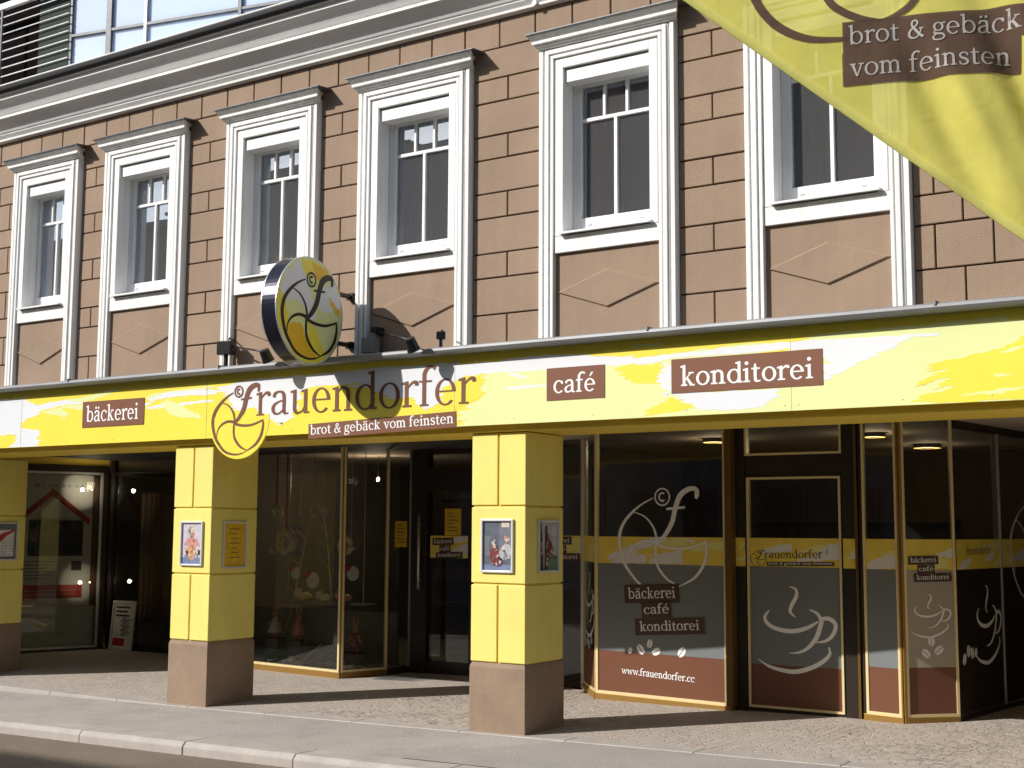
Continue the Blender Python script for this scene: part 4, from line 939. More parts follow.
picture('framed photo of two seated people on the front of the pillar by the café plate', FP1, -.418, -.106, 1.25, 1.677,
        [('r', 'pr_slate', 0, 0, 1, 1), ('r', 'pr_slate2', .55, .3, .95, .95), ('r', 'pr_cream', .63, .88, .9, .98), ('r', 'pr_slate2', .05, .3, .22, .7), ('r', 'pr_blue', 0, 0, 1, .12),
         ('p', 'pr_grey', [(.55, .35), (.6, .45), (.75, .55), (.92, .52), (.98, .4), (.92, .25), (.7, .22), (.58, .28)]), ('e', 'pr_rose', .82, .63, .09, .065), ('e', 'pr_skin', .80, .61, .06, .05),
         ('p', 'pr_wine', [(.22, .28), (.25, .42), (.38, .5), (.52, .45), (.55, .3), (.62, .18), (.5, .1), (.32, .12)]), ('e', 'pr_cream', .37, .57, .065, .06), ('e', 'pr_skin', .39, .5, .05, .04), ('e', 'pr_wine', .50, .16, .2, .08)])
picture('narrow framed picture of a red clad figure on the shaded side of that pillar', FSD(0), .172, .494, 1.25, 1.672,
        [('r', 'pr_sky', 0, 0, 1, 1), ('r', 'pr_green', .35, 0, 1, .3), ('p', 'pr_bark', [(.02, 0), (.05, 1), (.15, 1), (.22, .5), (.28, 0)]), ('p', 'pr_bark', [(.3, .0), (.34, .9), (.46, .95), (.5, .3), (.45, 0)]), ('p', 'pr_wine', [(.35, .1), (.42, .62), (.55, .68), (.72, .55), (.8, .35), (.7, .45), (.55, .3), (.5, .05)]), ('e', 'pr_rose', .55, .70, .08, .06), ('p', 'pr_bark', [(.6, .33), (.95, .24), (.96, .27), (.62, .37)]), ('r', 'pr_lav', .7, .7, .95, .95)])
picture('framed photo of a child in pink on the sunny front of the middle left pillar', FP1, -3.905, -3.605, 1.235, 1.655,
        [('r', 'pr_lav', 0, 0, 1, 1), ('r', 'pr_blue', 0, 0, 1, .16), ('e', 'pr_blue', .5, .2, .35, .1), ('p', 'pr_rose', [(.08, .45), (.25, .62), (.5, .66), (.78, .6), (.92, .42), (.7, .45), (.68, .2), (.3, .18), (.3, .46)]), ('p', 'pr_orange', [(.35, .15), (.38, .5), (.5, .58), (.62, .5), (.66, .15), (.5, .08)]), ('e', 'pr_cream', .48, .82, .19, .15), ('e', 'pr_skin', .5, .72, .14, .08), ('e', 'pr_cream', .15, .3, .12, .07), ('e', 'pr_cream', .84, .32, .1, .07)])
picture('framed yellow notice with lines of small print on the side of the middle left pillar', FSD(-3.51), .147, .455, 1.21, 1.655,
        [('r', 'pr_yel', 0, 0, 1, 1)]+[('r', 'pr_ink', .25+.06*((k*7) % 3), .86-.11*k, .78-.07*((k*5) % 3), .88-.11*k) for k in range(7)])
picture('framed white sheet with a red sweep on the far left pillar', FSD(-7.64), .585, .895, 1.205, 1.645,
        [('r', 'pr_slate2', 0, 0, 1, 1), ('r', 'pr_white', .0, .07, .9, .82), ('p', 'pr_red', [(0, .55), (.3, .72), (.9, .84), (.9, .77), (.5, .64), (.3, .5), (0, .4)])]+[('r', 'pr_grey', .05, .12+.08*k, .88, .135+.08*k) for k in range(5)]+[('r', 'pr_grey', .15+.18*k, .08, .17+.18*k, .5) for k in range(5)])

# ------------------------------------------------------------------ banner over the street
BN = thing('hanging_banner', 'large translucent yellow cloth banner with brown slogan plate hanging over the street', 'banner', (4.2, -3.9, 3.6))
def cloth(name, tint, trans=.07):
    m = bpy.data.materials.new(name); m.use_nodes = True
    nt = m.node_tree; N = nt.nodes; L = nt.links; N.remove(N['Principled BSDF'])
    d = N.new('ShaderNodeBsdfDiffuse'); t = N.new('ShaderNodeBsdfTranslucent'); x = N.new('ShaderNodeBsdfTransparent')
    tc = N.new('ShaderNodeTexCoord'); nz = N.new('ShaderNodeTexNoise'); nz.inputs['Scale'].default_value = 5; nz.inputs['Detail'].default_value = 6; L.new(tc.outputs['Object'], nz.inputs['Vector'])
    rp = N.new('ShaderNodeValToRGB'); rp.color_ramp.elements[0].position = .3; rp.color_ramp.elements[1].position = .7
    rp.color_ramp.elements[0].color = (*[c*.9 for c in tint], 1); rp.color_ramp.elements[1].color = (*[min(1, c*1.08) for c in tint], 1); L.new(nz.outputs['Fac'], rp.inputs['Fac'])
    L.new(rp.outputs[0], d.inputs['Color']); L.new(rp.outputs[0], t.inputs['Color']); x.inputs['Color'].default_value = (1, 1, .9, 1)
    wv = N.new('ShaderNodeTexNoise'); wv.inputs['Scale'].default_value = 260; L.new(tc.outputs['Object'], wv.inputs['Vector'])
    bp = N.new('ShaderNodeBump'); bp.inputs['Strength'].default_value = .12; bp.inputs['Distance'].default_value = .003; L.new(wv.outputs['Fac'], bp.inputs['Height']); L.new(bp.outputs[0], d.inputs['Normal'])
    cn = N.new('ShaderNodeTexNoise'); cn.inputs['Scale'].default_value = 7; cn.inputs['Detail'].default_value = 3; cn.inputs['Distortion'].default_value = 1.2; L.new(tc.outputs['Object'], cn.inputs['Vector'])
    b2 = N.new('ShaderNodeBump'); b2.inputs['Strength'].default_value = .2; b2.inputs['Distance'].default_value = .02; L.new(cn.outputs['Fac'], b2.inputs['Height']); L.new(bp.outputs[0], b2.inputs['Normal']); L.new(b2.outputs[0], d.inputs['Normal'])
    a = N.new('ShaderNodeMixShader'); a.inputs['Fac'].default_value = .35; L.new(d.outputs[0], a.inputs[1]); L.new(t.outputs[0], a.inputs[2])
    b = N.new('ShaderNodeMixShader'); b.inputs['Fac'].default_value = trans; L.new(a.outputs[0], b.inputs[1]); L.new(x.outputs[0], b.inputs[2])
    L.new(b.outputs[0], N['Material Output'].inputs['Surface']); return m
M['ban'] = cloth('banner_cloth', (.86, .80, .19)); M['ban_hem'] = cloth('banner_hem', (.88, .84, .27), .01); M['ban_b'] = cloth('banner_brown', (.165, .105, .088), .07)
M['ban_l'] = cloth('banner_letter', (.72, .70, .68), .03)
BO = Vector((4.218, -3.928, 0)); BT = Vector((.959, .284, 0)).normalized(); BNn = Vector((BT.y, -BT.x, 0))
def fold(a, b):
    # soft folds fanning down to the lower right corner, flat on the left
    w = 1/(1+math.exp(-(a-.12)/.10)); s = a*1.0+(3.7-b)*-.42
    e = min(1, max(0, (a+.9)/.5))
    w *= min(1, max(.08, (b-(3.705-(a+.817)*.8532))/.30))
    return w*(.054*math.sin(s*19+.6)+.020*math.sin(s*37+1.9))*min(1, max(.12, (3.66-b)/.5))+.006*math.sin(a*5+b*4)*e
def FB(a, b, n): p = BO+BT*a+BNn*(n+fold(a, b)); return (p.x, p.y, b)
bl = lambda a: 3.705-(a+.817)*(3.705-2.653)/(.416+.817)         # lower slanted hem
A0, A1, TOP = -1.25, 1.35, 5.0
m = MB(); na, nb = 120, 90; vs = []
for i in range(na+1):
    a = A0+(A1-A0)*i/na; z0 = bl(a)
    for j in range(nb+1): vs.append(FB(a, z0+(TOP-z0)*(j/nb)**1.3, 0))
m.mesh(vs, [(i*(nb+1)+j, (i+1)*(nb+1)+j, (i+1)*(nb+1)+j+1, i*(nb+1)+j+1) for i in range(na) for j in range(nb)], 'ban')
ob = m.build('cloth', BN, smooth=True, fixn=False)
m = MB(); vs = []
for i in range(na+1):
    a = A0+(A1-A0)*i/na; z0 = bl(a)
    vs += [FB(a, z0-.004, .004), FB(a+.012, z0+.030, .006), FB(a, z0-.004, -.004), FB(a+.012, z0+.030, -.006)]
m.mesh(vs, [(4*i, 4*i+4, 4*i+5, 4*i+1) for i in range(na)]+[(4*i+2, 4*i+6, 4*i+7, 4*i+3) for i in range(na)]+[(4*i, 4*i+4, 4*i+6, 4*i+2) for i in range(na)], 'ban_hem'); m.build('hem', BN, smooth=True, fixn=False)
m = MB(); na2, nb2 = 120, 30
def grid(a0, a1, b0, b1, n, mm):
    vs = [FB(a0+(a1-a0)*i/na2, b0+(b1-b0)*j/nb2, n) for i in range(na2+1) for j in range(nb2+1)]
    m.mesh(vs, [(i*(nb2+1)+j, (i+1)*(nb2+1)+j, (i+1)*(nb2+1)+j+1, i*(nb2+1)+j+1) for i in range(na2) for j in range(nb2)], mm)
grid(-.207, .545, 3.418, 3.541, .0035, 'ban_b'); grid(-.210, .431, 3.288, 3.4185, .0036, 'ban_b')
m.build('slogan_plate', BN, smooth=True, fixn=False)
def fine(sh):                                        # cut straight pieces so they follow the folds
    return sh
m = MB()
text(m, 'brot & gebäck', 'ban_l', FB, .006, 1, -.182, 3.449, .050, .615, 0, S=.175, T=.085); m.build('slogan_lettering', BN, fixn=False); m = MB(); text(m, 'vom feinsten', 'ban_l', FB, .006, 1, -.180, 3.323, .050, .575, 0, S=.175, T=.085)
m.build('slogan_lettering', BN, fixn=False)
m = MB(); put_shapes(m, [ribbon([(-.60, 3.98), (-.585, 3.80), (-.541, 3.686), (-.503, 3.613), (-.439, 3.545), (-.338, 3.493), (-.212, 3.476), (-.1, 3.476)], [.03, .034, .034, .034, .034, .028, .018, .008], 14),
                 ribbon([(-.36, 3.95), (-.32, 3.78), (-.259, 3.64), (-.209, 3.587), (-.135, 3.548), (-.061, 3.534)], [.03, .03, .03, .03, .026, .008], 14),
                 ribbon([(.12, 3.85), (.09, 3.69), (.057, 3.596), (.001, 3.552), (-.061, 3.534)], [.03, .03, .028, .024, .008], 14)], 'ban_b', FB, .003, 1, (0, 0), 1, 1); m.build('emblem', BN, fixn=False)
m = MB(); m.tube([FB(A0-.05, TOP, 0), FB(A1+.05, TOP, 0)], .02, 'silver', 10); m.build('rod', BN)
m = MB(); m.tube([FB(A0, TOP+.02, 0), (2.6, -2.0, 5.75), (2.5, .16, 5.99)], .005, 'black', 6); m.tube([FB(A1, TOP+.02, 0), (6.2, -9, 5.9), (6.4, -14.5, 6.6)], .005, 'black', 6); m.build('suspension_cable', BN)

# ------------------------------------------------------------------ left window display
t = thing('display_board', 'pale display board with red roof drawing in the far left window', 'display board', (-9.4, 2.7, .5))
PX = Plane((-9.524, 2.29), (-9.144, 3.49))
m = MB(); fbox(m, PX, -.7, .985, .52, 2.3, -.03, 0, 'paper'); m.build('panel', t)
m = MB()
for a, b in (((.10, 1.76), (.43, 2.06)), ((.43, 2.06), (.93, 1.66))):
    m.face([PX(a[0]-.02, a[1]-.04, .002+.001*(a[0] > .3)), PX(b[0]+.02*(a[0] > .3), b[1]-.05, .002+.001*(a[0] > .3)), PX(b[0]+.02*(a[0] > .3), b[1]+.045, .002+.001*(a[0] > .3)), PX(a[0]-.02, a[1]+.06, .002+.001*(a[0] > .3))], 'red')
m.build('roof_drawing', t, fixn=False)
m = MB(); sheet_uv(m, PX, .0, .88, .63, .81, .002, 'red')
for k in range(2): sheet_uv(m, PX, .1, .8, .68+.05*k, .692+.05*k, .003, 'pr_rose')
sheet_uv(m, PX, .72, .86, 1.0, 1.13, .002, 'pr_bark')
for k in range(6): sheet_uv(m, PX, .0+.05*(k % 2), .5-.06*(k % 3), 1.12-.045*k, 1.13-.045*k, .002, 'pr_slate2')
for k in range(8): sheet_uv(m, PX, .18+.09*k, .24+.09*k-.02*(k % 2), 2.13, 2.17, .002, 'pr_grey')
m.build('printed_text', t, fixn=False)
t = thing('flat_screen', 'black flat screen on the pale board in the far left window', 'screen', (-9.35, 2.8, 1.4))
m = MB(); fbox(m, PX, .12, .85, 1.20, 1.68, .012, .05, 'black'); fbox(m, PX, .3, .6, 1.3, 1.5, .0045, .012, 'lead'); m.build('housing', t, bevel=.006)
m = MB(); sheet_uv(m, PX, .14, .83, 1.22, 1.66, .0515, 'navy'); m.build('display', t, fixn=False)
t = thing('window_cabinet', 'pale low cabinet along the bottom of the far left window', 'cabinet', (-9.4, 2.8, -.06))
m = MB(); fbox(m, PX, -.7, 1.07, -.06, .49, -.03, .03, 'paper'); m.build('body', t, bevel=.006)
m = MB(); fbox(m, PX, -.72, 1.09, .4905, .515, -.04, .045, 'paper'); m.build('top_board', t)
M['redwood'] = mat('redwood', (.20, .09, .05), .7, .2, 2, stretch=(6, 6, 1))
t = thing('wood_curtain_panel', 'reddish brown wooden panel beside the display board', 'panel', (-9.2, 3.3, 0))
m = MB(); fbox(m, PX, .99, 1.2, .52, 2.32, -.05, -.01, 'redwood'); m.build('board', t); m = MB(); fbox(m, PX, .985, 1.21, 2.33, 2.36, -.06, 0, 'dark'); m.build('rail', t)
M['room3'] = mat('curtain_brown', (.26, .17, .11), .85, .2, 3, stretch=(8, 8, 1))
t = thing('brown_curtain', 'dull brown hanging curtain behind the second window', 'curtain', (-8.3, 3.8, 0))
m = MB(); n = 40; vs = []
for q in range(n+1): vs += [(-8.78+.95*q/n, 3.70+.03*math.sin(q*1.4), .30), (-8.78+.95*q/n, 3.70+.03*math.sin(q*1.4), 2.06)]
m.mesh(vs, [(2*q, 2*q+2, 2*q+3, 2*q+1) for q in range(n)], 'room3'); m.build('fabric', t, smooth=True, fixn=False)
m = MB(); m.tube([(-8.85, 3.70, 2.07), (-7.75, 3.70, 2.07)], .012, 'dark'); m.build('rail', t)
t = thing('placard', 'leaning white framed placard with printed lines and red base in the left shop window', 'placard', (-8.6, 3.37, -.06))
PP = Plane((-8.86, 3.31), (-8.38, 3.32)); tilt = lambda u, v, n: PP(u*.93+.035*(v/.66), v, n-.03*(v/.66))
m = MB(); fbox(m, tilt, 0, .03, -.055, .60, 0, .02, 'frame_w'); fbox(m, tilt, .45, .48, -.055, .60, 0, .02, 'frame_w'); fbox(m, tilt, .03, .45, -.055, -.02, 0, .02, 'frame_w'); fbox(m, tilt, .03, .45, .57, .60, 0, .02, 'frame_w'); m.build('frame', t)
m = MB(); sheet_uv(m, tilt, .03, .45, -.02, .57, .004, 'pr_white'); sheet_uv(m, tilt, .05, .3, -.0, .10, .005, 'red')
for k in range(3): sheet_uv(m, tilt, .07, .36-.05*(k % 2), .50-.055*k, .525-.055*k, .005, 'pr_bark')
for k in range(16): sheet_uv(m, tilt, .18+.02*((k*5) % 4), .30+.03*((k*3) % 5), .13+.016*k, .14+.016*k, .005, 'pr_slate')
m.build('print', t, fixn=False)

for k, (px_, pz_, lb) in enumerate(((.93, 2.10, 'small lit spot at the top of the far left window'), (.95, .84, 'small lit spot low beside the red text block'))):
    p = PX(px_, pz_, .10); t = thing('display_spot', lb, 'spotlight', p, 'lit spots in the far left window')
    m = MB(); m.ball(p, (.011, .011, .011), 'bulb', 10, 7); m.build('bulb', t, smooth=True); m = MB(); m.tube([PX(px_, pz_, .085), PX(px_, pz_, -.0)], .014, 'silver', 8); m.build('holder', t)
    l = bpy.data.lights.new('display_spot_light', 'POINT'); l.energy = 3.0 if k == 0 else 1.2; l.color = (1, .86, .62); l.shadow_soft_size = .03; lo = bpy.data.objects.new('display_spot_light', l); COL.objects.link(lo); lo.location = PX(px_-.12, pz_, .30); lo.parent = t; lo.location = Vector(lo.location)-t.location

# ------------------------------------------------------------------ bakery window display
t = thing('window_bench', 'pale cloth covered display bench behind the bakery window', 'display bench', (-5, 3.1, -.05))
m = MB(); m.mesh([(-6.5, 2.86, 0), (-4.12, 2.60, 0), (-3.98, 3.06, 0), (-4.0, 3.55, 0), (-6.5, 3.55, 0)]+[(-6.5, 2.86, -.06), (-4.12, 2.60, -.06), (-3.98, 3.06, -.06), (-4.0, 3.55, -.06), (-6.5, 3.55, -.06)], [(0, 1, 2, 3, 4), (0, 5, 6, 1), (1, 6, 7, 2), (2, 7, 8, 3), (3, 8, 9, 4), (4, 9, 5, 0)], 'cloth_g'); m.build('top_cloth', t, fixn=False)
m = MB(); m.box(-6.4, -4.1, 3.56, 3.60, -.05, .6, 'room'); m.build('back_board', t)
def wreath(label, c, R, r, top):
    t = thing('straw_wreath', label, 'wreath', c, 'wreaths hanging in the bakery window')
    m = MB(); n = 40; vs = []; k2 = 10
    for i in range(n):
        a = 2*math.pi*i/n
        for j in range(k2):
            b = 2*math.pi*j/k2; rr_ = r*(1+.22*pnoise(Vector((math.cos(a)*4, math.sin(a)*4, b*1.5))))
            vs.append((c[0]+(R+rr_*math.cos(b))*math.cos(a), c[1]+rr_*math.sin(b), c[2]+(R+rr_*math.cos(b))*math.sin(a)))
    m.mesh(vs, [(i*k2+j, i*k2+(j+1) % k2, ((i+1) % n)*k2+(j+1) % k2, ((i+1) % n)*k2+j) for i in range(n) for j in range(k2)], 'straw'); m.build('ring', t, smooth=True)
    m = MB(); m.box(c[0]-.012, c[0]+.012, c[1]-.004, c[1]+.004, c[2]+R, top, 'red'); m.build('ribbon', t)
wreath('straw wreath hanging on a long red ribbon in the bakery window', (-5.42, 3.05, 1.43), .115, .05, 2.5)
wreath('small pale wreath hanging behind the corner bar of the bakery window', (-4.48, 3.05, 1.39), .08, .035, 2.5)
def paper_disc(label, c, r):
    t = thing('paper_disc', label, 'window decoration', c, 'white discs with red bows')
    m = MB(); m.tube([(c[0], c[1]-.008, c[2]), (c[0], c[1]+.008, c[2])], r, 'paper', 28); m.build('disc', t)
    m = MB(); m.ball((c[0]-r*.8, c[1]-.03, c[2]+r*.75), (r*.42, .03, r*.5), 'red', 10, 6, .5); m.ball((c[0]-r*.45, c[1]-.03, c[2]+r*.95), (r*.3, .03, r*.35), 'red', 10, 6, .5); m.build('bow', t, smooth=True)
    m = MB(); m.tube([(c[0], c[1], c[2]+r), (c[0], c[1], 2.5)], .0025, 'red', 5); m.build('thread', t)
paper_disc('white paper disc with red bow hanging at left of the corner bar', (-4.95, 3.02, .98), .095)
paper_disc('white paper disc with red bow hanging right of the corner bar', (-4.33, 3.02, 1.075), .085)
def rabbit(label, c, h, dress, fur):
    t = thing('toy_rabbit', label, 'toy rabbit', c, 'toy rabbits in the bakery window')
    x, y, z = c; m = MB()
    m.ball((x, y, z+h*.62), (h*.10, h*.09, h*.11), fur, 12, 8); m.ball((x, y-h*.08, z+h*.59), (h*.05, h*.05, h*.045), fur, 8, 6)
    m.tube([(x-h*.04, y, z+h*.68), (x-h*.07, y, z+h*.85), (x-h*.09, y+.01, z+h)], [h*.028, h*.038, h*.012], fur, 8); m.tube([(x+h*.04, y, z+h*.68), (x+h*.075, y, z+h*.85), (x+h*.085, y+.01, z+h*.99)], [h*.028, h*.038, h*.012], fur, 8)
    m.tube([(x-h*.05, y, z+h*.18), (x-h*.07, y-.01, z+h*.0)], [h*.05, h*.06], fur, 8); m.tube([(x+h*.05, y, z+h*.18), (x+h*.07, y-.01, z+h*.0)], [h*.05, h*.06], fur, 8)
    m.tube([(x-h*.08, y, z+h*.47), (x-h*.2, y-.02, z+h*.34), (x-h*.27, y-.03, z+h*.26)], [h*.04, h*.035, h*.035], fur, 8); m.tube([(x+h*.08, y, z+h*.47), (x+h*.2, y-.02, z+h*.34), (x+h*.27, y-.03, z+h*.26)], [h*.04, h*.035, h*.035], fur, 8)
    m.build('body', t, smooth=True)
    m = MB(); m.tube([(x, y, z+h*.54), (x, y, z+h*.45), (x, y, z+h*.28), (x, y, z+h*.12)], [h*.055, h*.10, h*.15, h*.21], dress, 14); m.build('dress', t, smooth=True)
    m = MB()
    for s in (-1, 1): m.ball((x+s*h*.04, y-h*.088, z+h*.645), (h*.012,)*3, 'black', 6, 5)
    m.build('eyes', t)
rabbit('toy rabbit in a pale dress at the left of the bakery window', (-5.62, 3.12, .28), .46, 'cloth_w', 'fur')
rabbit('toy rabbit in a dull red dress beside the one in the pale dress', (-5.32, 3.2, .26), .42, 'cloth_r', 'fur')
rabbit('toy rabbit in dark red behind the narrow corner pane', (-4.30, 3.05, .18), .40, 'pr_wine', 'fur')
for k, (x, y, z, w_, d_, h_) in enumerate(((-5.62, 3.12, 0, .16, .13, .28), (-5.32, 3.2, 0, .16, .13, .26), (-4.30, 3.05, 0, .16, .13, .18))):
    t = thing('plinth_box', ['dark box under the toy rabbit in the pale dress', 'dark box under the toy rabbit in the dull red dress', 'dark box under the rabbit at the corner pane'][k], 'box', (x, y, z), 'dark boxes under the rabbits')
    w_ *= .6; d_ *= .6; m = MB(); m.box(x-w_, x+w_, y-d_, y+d_, z+.001, z+h_-.02, 'room'); m.build('carton', t, bevel=.006); m = MB(); m.box(x-w_-.006, x+w_+.006, y-d_-.006, y+d_+.006, z+h_-.02, z+h_, 'room2'); m.build('lid', t)
t = thing('potted_plant', 'leafy green plant in a wrapped pale pot at the bottom of the bakery window', 'potted plant', (-5.28, 2.92, 0))
m = MB(); m.tube([(-5.33, 2.775, .0), (-5.33, 2.775, .04), (-5.33, 2.775, .065)], [.05, .065, .07], 'frame_w', 14); m.build('pot', t, smooth=True)
m = MB(); rd = random.Random(4)
for k in range(170):
    a = rd.uniform(0, 6.28); rr_ = rd.uniform(.02, .15); hh = .13+rd.uniform(0, .17)*(1-rr_*3); c = Vector((-5.33+rr_*math.cos(a), 2.775+rr_*math.sin(a)*.45, .05+(hh-.13)*.75)); d = Vector((math.cos(a), math.sin(a), rd.uniform(-.3, .8))).normalized(); sd = d.cross(Vector((0, 0, 1))).normalized(); l = rd.uniform(.03, .055)
    m.face([c, c+d*l*.5+sd*l*.3, c+d*l, c+d*l*.5-sd*l*.3], 'leaf')
m.build('foliage', t, fixn=False)
t = tag(thing('bread_pile', 'heap of pale eggs and small breads in front of the plant', 'bread', (-5.05, 2.85, 0)), 'heap of pale eggs and small breads beside the potted plant', 'bread'); rd = random.Random(9)
for k in range(16):
    m = MB(); r_ = rd.uniform(.03, .05); x = -5.12+rd.random()*.36; m.ball((x, 2.76-.1*(x+5.12)+rd.uniform(-.02, .06), r_*.75+rd.choice([0, 0, .04])), (r_*1.25, r_, r_*.8), rd.choice(['bread', 'bread', 'cloth_w', 'paper']), 10, 7, .2); m.build('bread_roll', t, smooth=True)
t = thing('egg_pile', 'row of white eggs behind the narrow corner pane', 'eggs', (-4.3, 2.85, 0))
for k in range(9):
    m = MB(); a = k/8; m.ball((-4.38+.34*a+rd.uniform(-.015, .015), 2.78+.1*a+rd.uniform(-.03, .03), .03), (.038, .03, .028), rd.choice(['paper', 'bread', 'cloth_w']), 10, 7); m.build('egg', t, smooth=True)
t = thing('driftwood_branch', 'bare brown branch lying in the bakery window near the corner', 'branch', (-4.9, 2.85, 0))
m = MB()
for b in range(9):
    x0 = -4.86+rd.uniform(-.05, .1); z0 = rd.uniform(.02, .05); pts = [(x0, 2.82+rd.uniform(-.03, .05), z0)]
    for q in range(4): p = pts[-1]; pts.append((p[0]+rd.uniform(.05, .12), p[1]+rd.uniform(-.03, .03), p[2]+rd.uniform(.0, .075)))
    m.tube(pts, [.012, .010, .008, .006, .003], rd.choice(['wood', 'wood', 'straw']), 6)
m.build('twigs', t, smooth=True)
m = MB(); m.tube([(-4.95, 2.80, .02), (-4.75, 2.78, .03), (-4.5, 2.76, .028), (-4.3, 2.74, .05)], [.028, .03, .024, .012], 'wood', 8); m.build('main_stem', t, smooth=True)
def ornament(label, c, r):
    t = thing('hanging_ornament', label, 'window decoration', c, 'small ornaments hanging in the bakery window'); x, y, z = c
    m = MB(); m.ball((x, y, z), (r, r*.55, r*.7), 'paper', 10, 7, .3); m.ball((x-r*.9, y, z+r*.55), (r*.42,)*3, 'paper', 8, 6); m.build('bird_body', t, smooth=True)
    m = MB(); m.mesh([(x+r*.6, y, z), (x+r*2, y-.01, z+r*.5), (x+r*1.9, y+.01, z-r*.1)], [(0, 1, 2)], 'cloth_w'); m.build('tail', t, fixn=False)
    m = MB(); m.tube([(x, y, z+r*.6), (x, y, 2.5)], .002, 'straw', 5); m.build('thread', t)
ornament('white bird ornament hanging leftmost above the wreath in the bakery window', (-5.14, 3.0, 1.78), .034)
ornament('white bird ornament hanging second from the left in the bakery window', (-4.98, 3.05, 1.74), .040)
ornament('white bird ornament hanging next to the corner bar', (-4.80, 3.0, 1.80), .036)
ornament('white bird ornament hanging in the narrow corner pane', (-4.35, 3.0, 1.36), .040)
t = thing('window_shelf', 'thin glass shelf with plush toys in the bakery window', 'shelf', (-5.0, 3.3, .70))
m = MB(); m.box(-5.7, -4.3, 3.2, 3.5, .690, .705, 'lead'); m.build('board', t); m = MB(); m.tube([(-5.6, 3.3, .705), (-5.6, 3.3, 2.5)], .004, 'silver', 6); m.tube([(-4.4, 3.3, .705), (-4.4, 3.3, 2.5)], .004, 'silver', 6); m.build('cord', t)
def plush(label, c, r, mm):
    t = thing('plush_toy', label, 'plush toy', c, 'plush toys on the window shelf'); x, y, z = c; m = MB()
    m.ball((x, y, z+r*.8), (r*1.5, r, r*.85), mm, 12, 8, .15); m.ball((x-r*1.4, y-.02, z+r*1.35), (r*.75,)*3, mm, 10, 8)
    for s in (-1, 1): m.ball((x-r*1.4+s*r*.45, y, z+r*2.0), (r*.25, r*.15, r*.45), mm, 8, 6)
    m.build('body', t, smooth=True); m = MB(); m.ball((x-r*1.5, y-.02-r*.7, z+r*1.3), (r*.12,)*3, 'black', 6, 5); m.build('nose', t)
plush('pale plush toy lying leftmost on the window shelf', (-5.35, 3.33, .706), .070, 'bread')
plush('white plush toy in the middle of the window shelf', (-5.02, 3.33, .706), .062, 'cloth_w')
plush('reddish plush toy at the right of the window shelf', (-4.70, 3.33, .706), .066, 'pr_rose')
ornament('white bird ornament hanging lowest beside the straw wreath', (-5.70, 3.1, 1.30), .036)
wreath('small straw wreath hanging high at the left of the bakery window', (-5.68, 3.15, 1.78), .07, .03, 2.5)
paper_disc('white paper disc with red bow hanging low at the left of the bakery window', (-5.25, 3.05, 1.06), .07)
for k, (x0, z0, x1, z1) in enumerate(((-5.75, .25, -5.30, 2.1), (-5.0, .75, -5.2, 2.0))):
    t = thing('twig_decoration', ['long bare twig leaning in the left of the bakery window', 'thin bare twig rising from the window shelf'][k], 'branch', (x0, 3.4, z0), 'bare twigs in the bakery window')
    m = MB(); m.tube([(x0, 3.42, z0), ((x0+x1)/2+.04, 3.4, (z0+z1)/2), (x1, 3.42, z1)], [.010, .008, .003], 'straw', 6); m.build('stem', t, smooth=True)
    for q in range(7):
        f_ = .3+.09*q; xx, zz = x0+(x1-x0)*f_, z0+(z1-z0)*f_; m = MB(); m.tube([(xx, 3.41, zz), (xx+(.12 if q % 2 else -.13), 3.38, zz+.14)], [.004, .0015], 'straw', 5); m.build('side_shoot', t)
t = thing('yellow_sheet', 'yellow sheet with faint lines on the narrow pane before the entrance', 'notice', (-3.88, 3.2, 1.5), 'yellow notices')
m = MB(); sheet_uv(m, PM3, .10, .29, 1.38, 1.68, .004, 'pr_yel'); m.build('paper', t, fixn=False); m = MB()  # flat yellow sheet with dark lines lying on the pane
for k in range(6): sheet_uv(m, PM3, .13, .26-.02*(k % 3), 1.43+.04*k, 1.44+.04*k, .005, 'pr_ink')
m.build('printed_lines', t, fixn=False)
t = thing('yellow_sheet', 'pale yellow notice on the entrance door above its sticker', 'notice', (-3.3, 3.5, 1.6), 'yellow notices')
m = MB(); sheet_uv(m, PD, .47, .70, 1.52, 1.825, .004, 'pr_yel'); m.build('paper', t, fixn=False); m = MB()
for k in range(6): sheet_uv(m, PD, .50, .66-.03*(k % 3), 1.57+.04*k, 1.58+.04*k, .005, 'pr_ink')
m.build('printed_lines', t, fixn=False)
t = thing('door_mat_grate', 'dark ribbed foot grating in front of the entrance door', 'door mat', (-3.2, 2.9, -.05))
m = MB(); m.box(-3.72, -2.3, 2.65, 3.30, -.061, -.052, 'black'); m.build('tray', t)
m = MB()
for k in range(34): x = -3.70+1.38*k/33; m.mesh([(x, 2.66, -.052), (x+.018, 2.66, -.052), (x+.018, 3.29, -.052), (x, 3.29, -.052), (x, 2.66, -.046), (x+.018, 2.66, -.046), (x+.018, 3.29, -.046), (x, 3.29, -.046)], [(4, 5, 6, 7), (0, 1, 5, 4), (2, 3, 7, 6), (0, 4, 7, 3), (1, 2, 6, 5)], 'silver')
m.build('bars', t)
t = thing('white_crate', 'low white crate inside the glazed entrance door', 'crate', (-3.05, 4.1, 0))
m = MB(); m.box(-3.3, -2.85, 3.95, 4.3, .001, .16, 'paper'); m.build('body', t, bevel=.01); m = MB(); m.box(-3.31, -2.84, 3.94, 4.31, .1605, .18, 'frame_w'); m.build('rim', t)
t = thing('dry_grass_tuft', 'tuft of dry grass on the sill of the third window behind the disc', 'dry grass', (-2.75, .2, 3.99))
m = MB(); rd = random.Random(3)
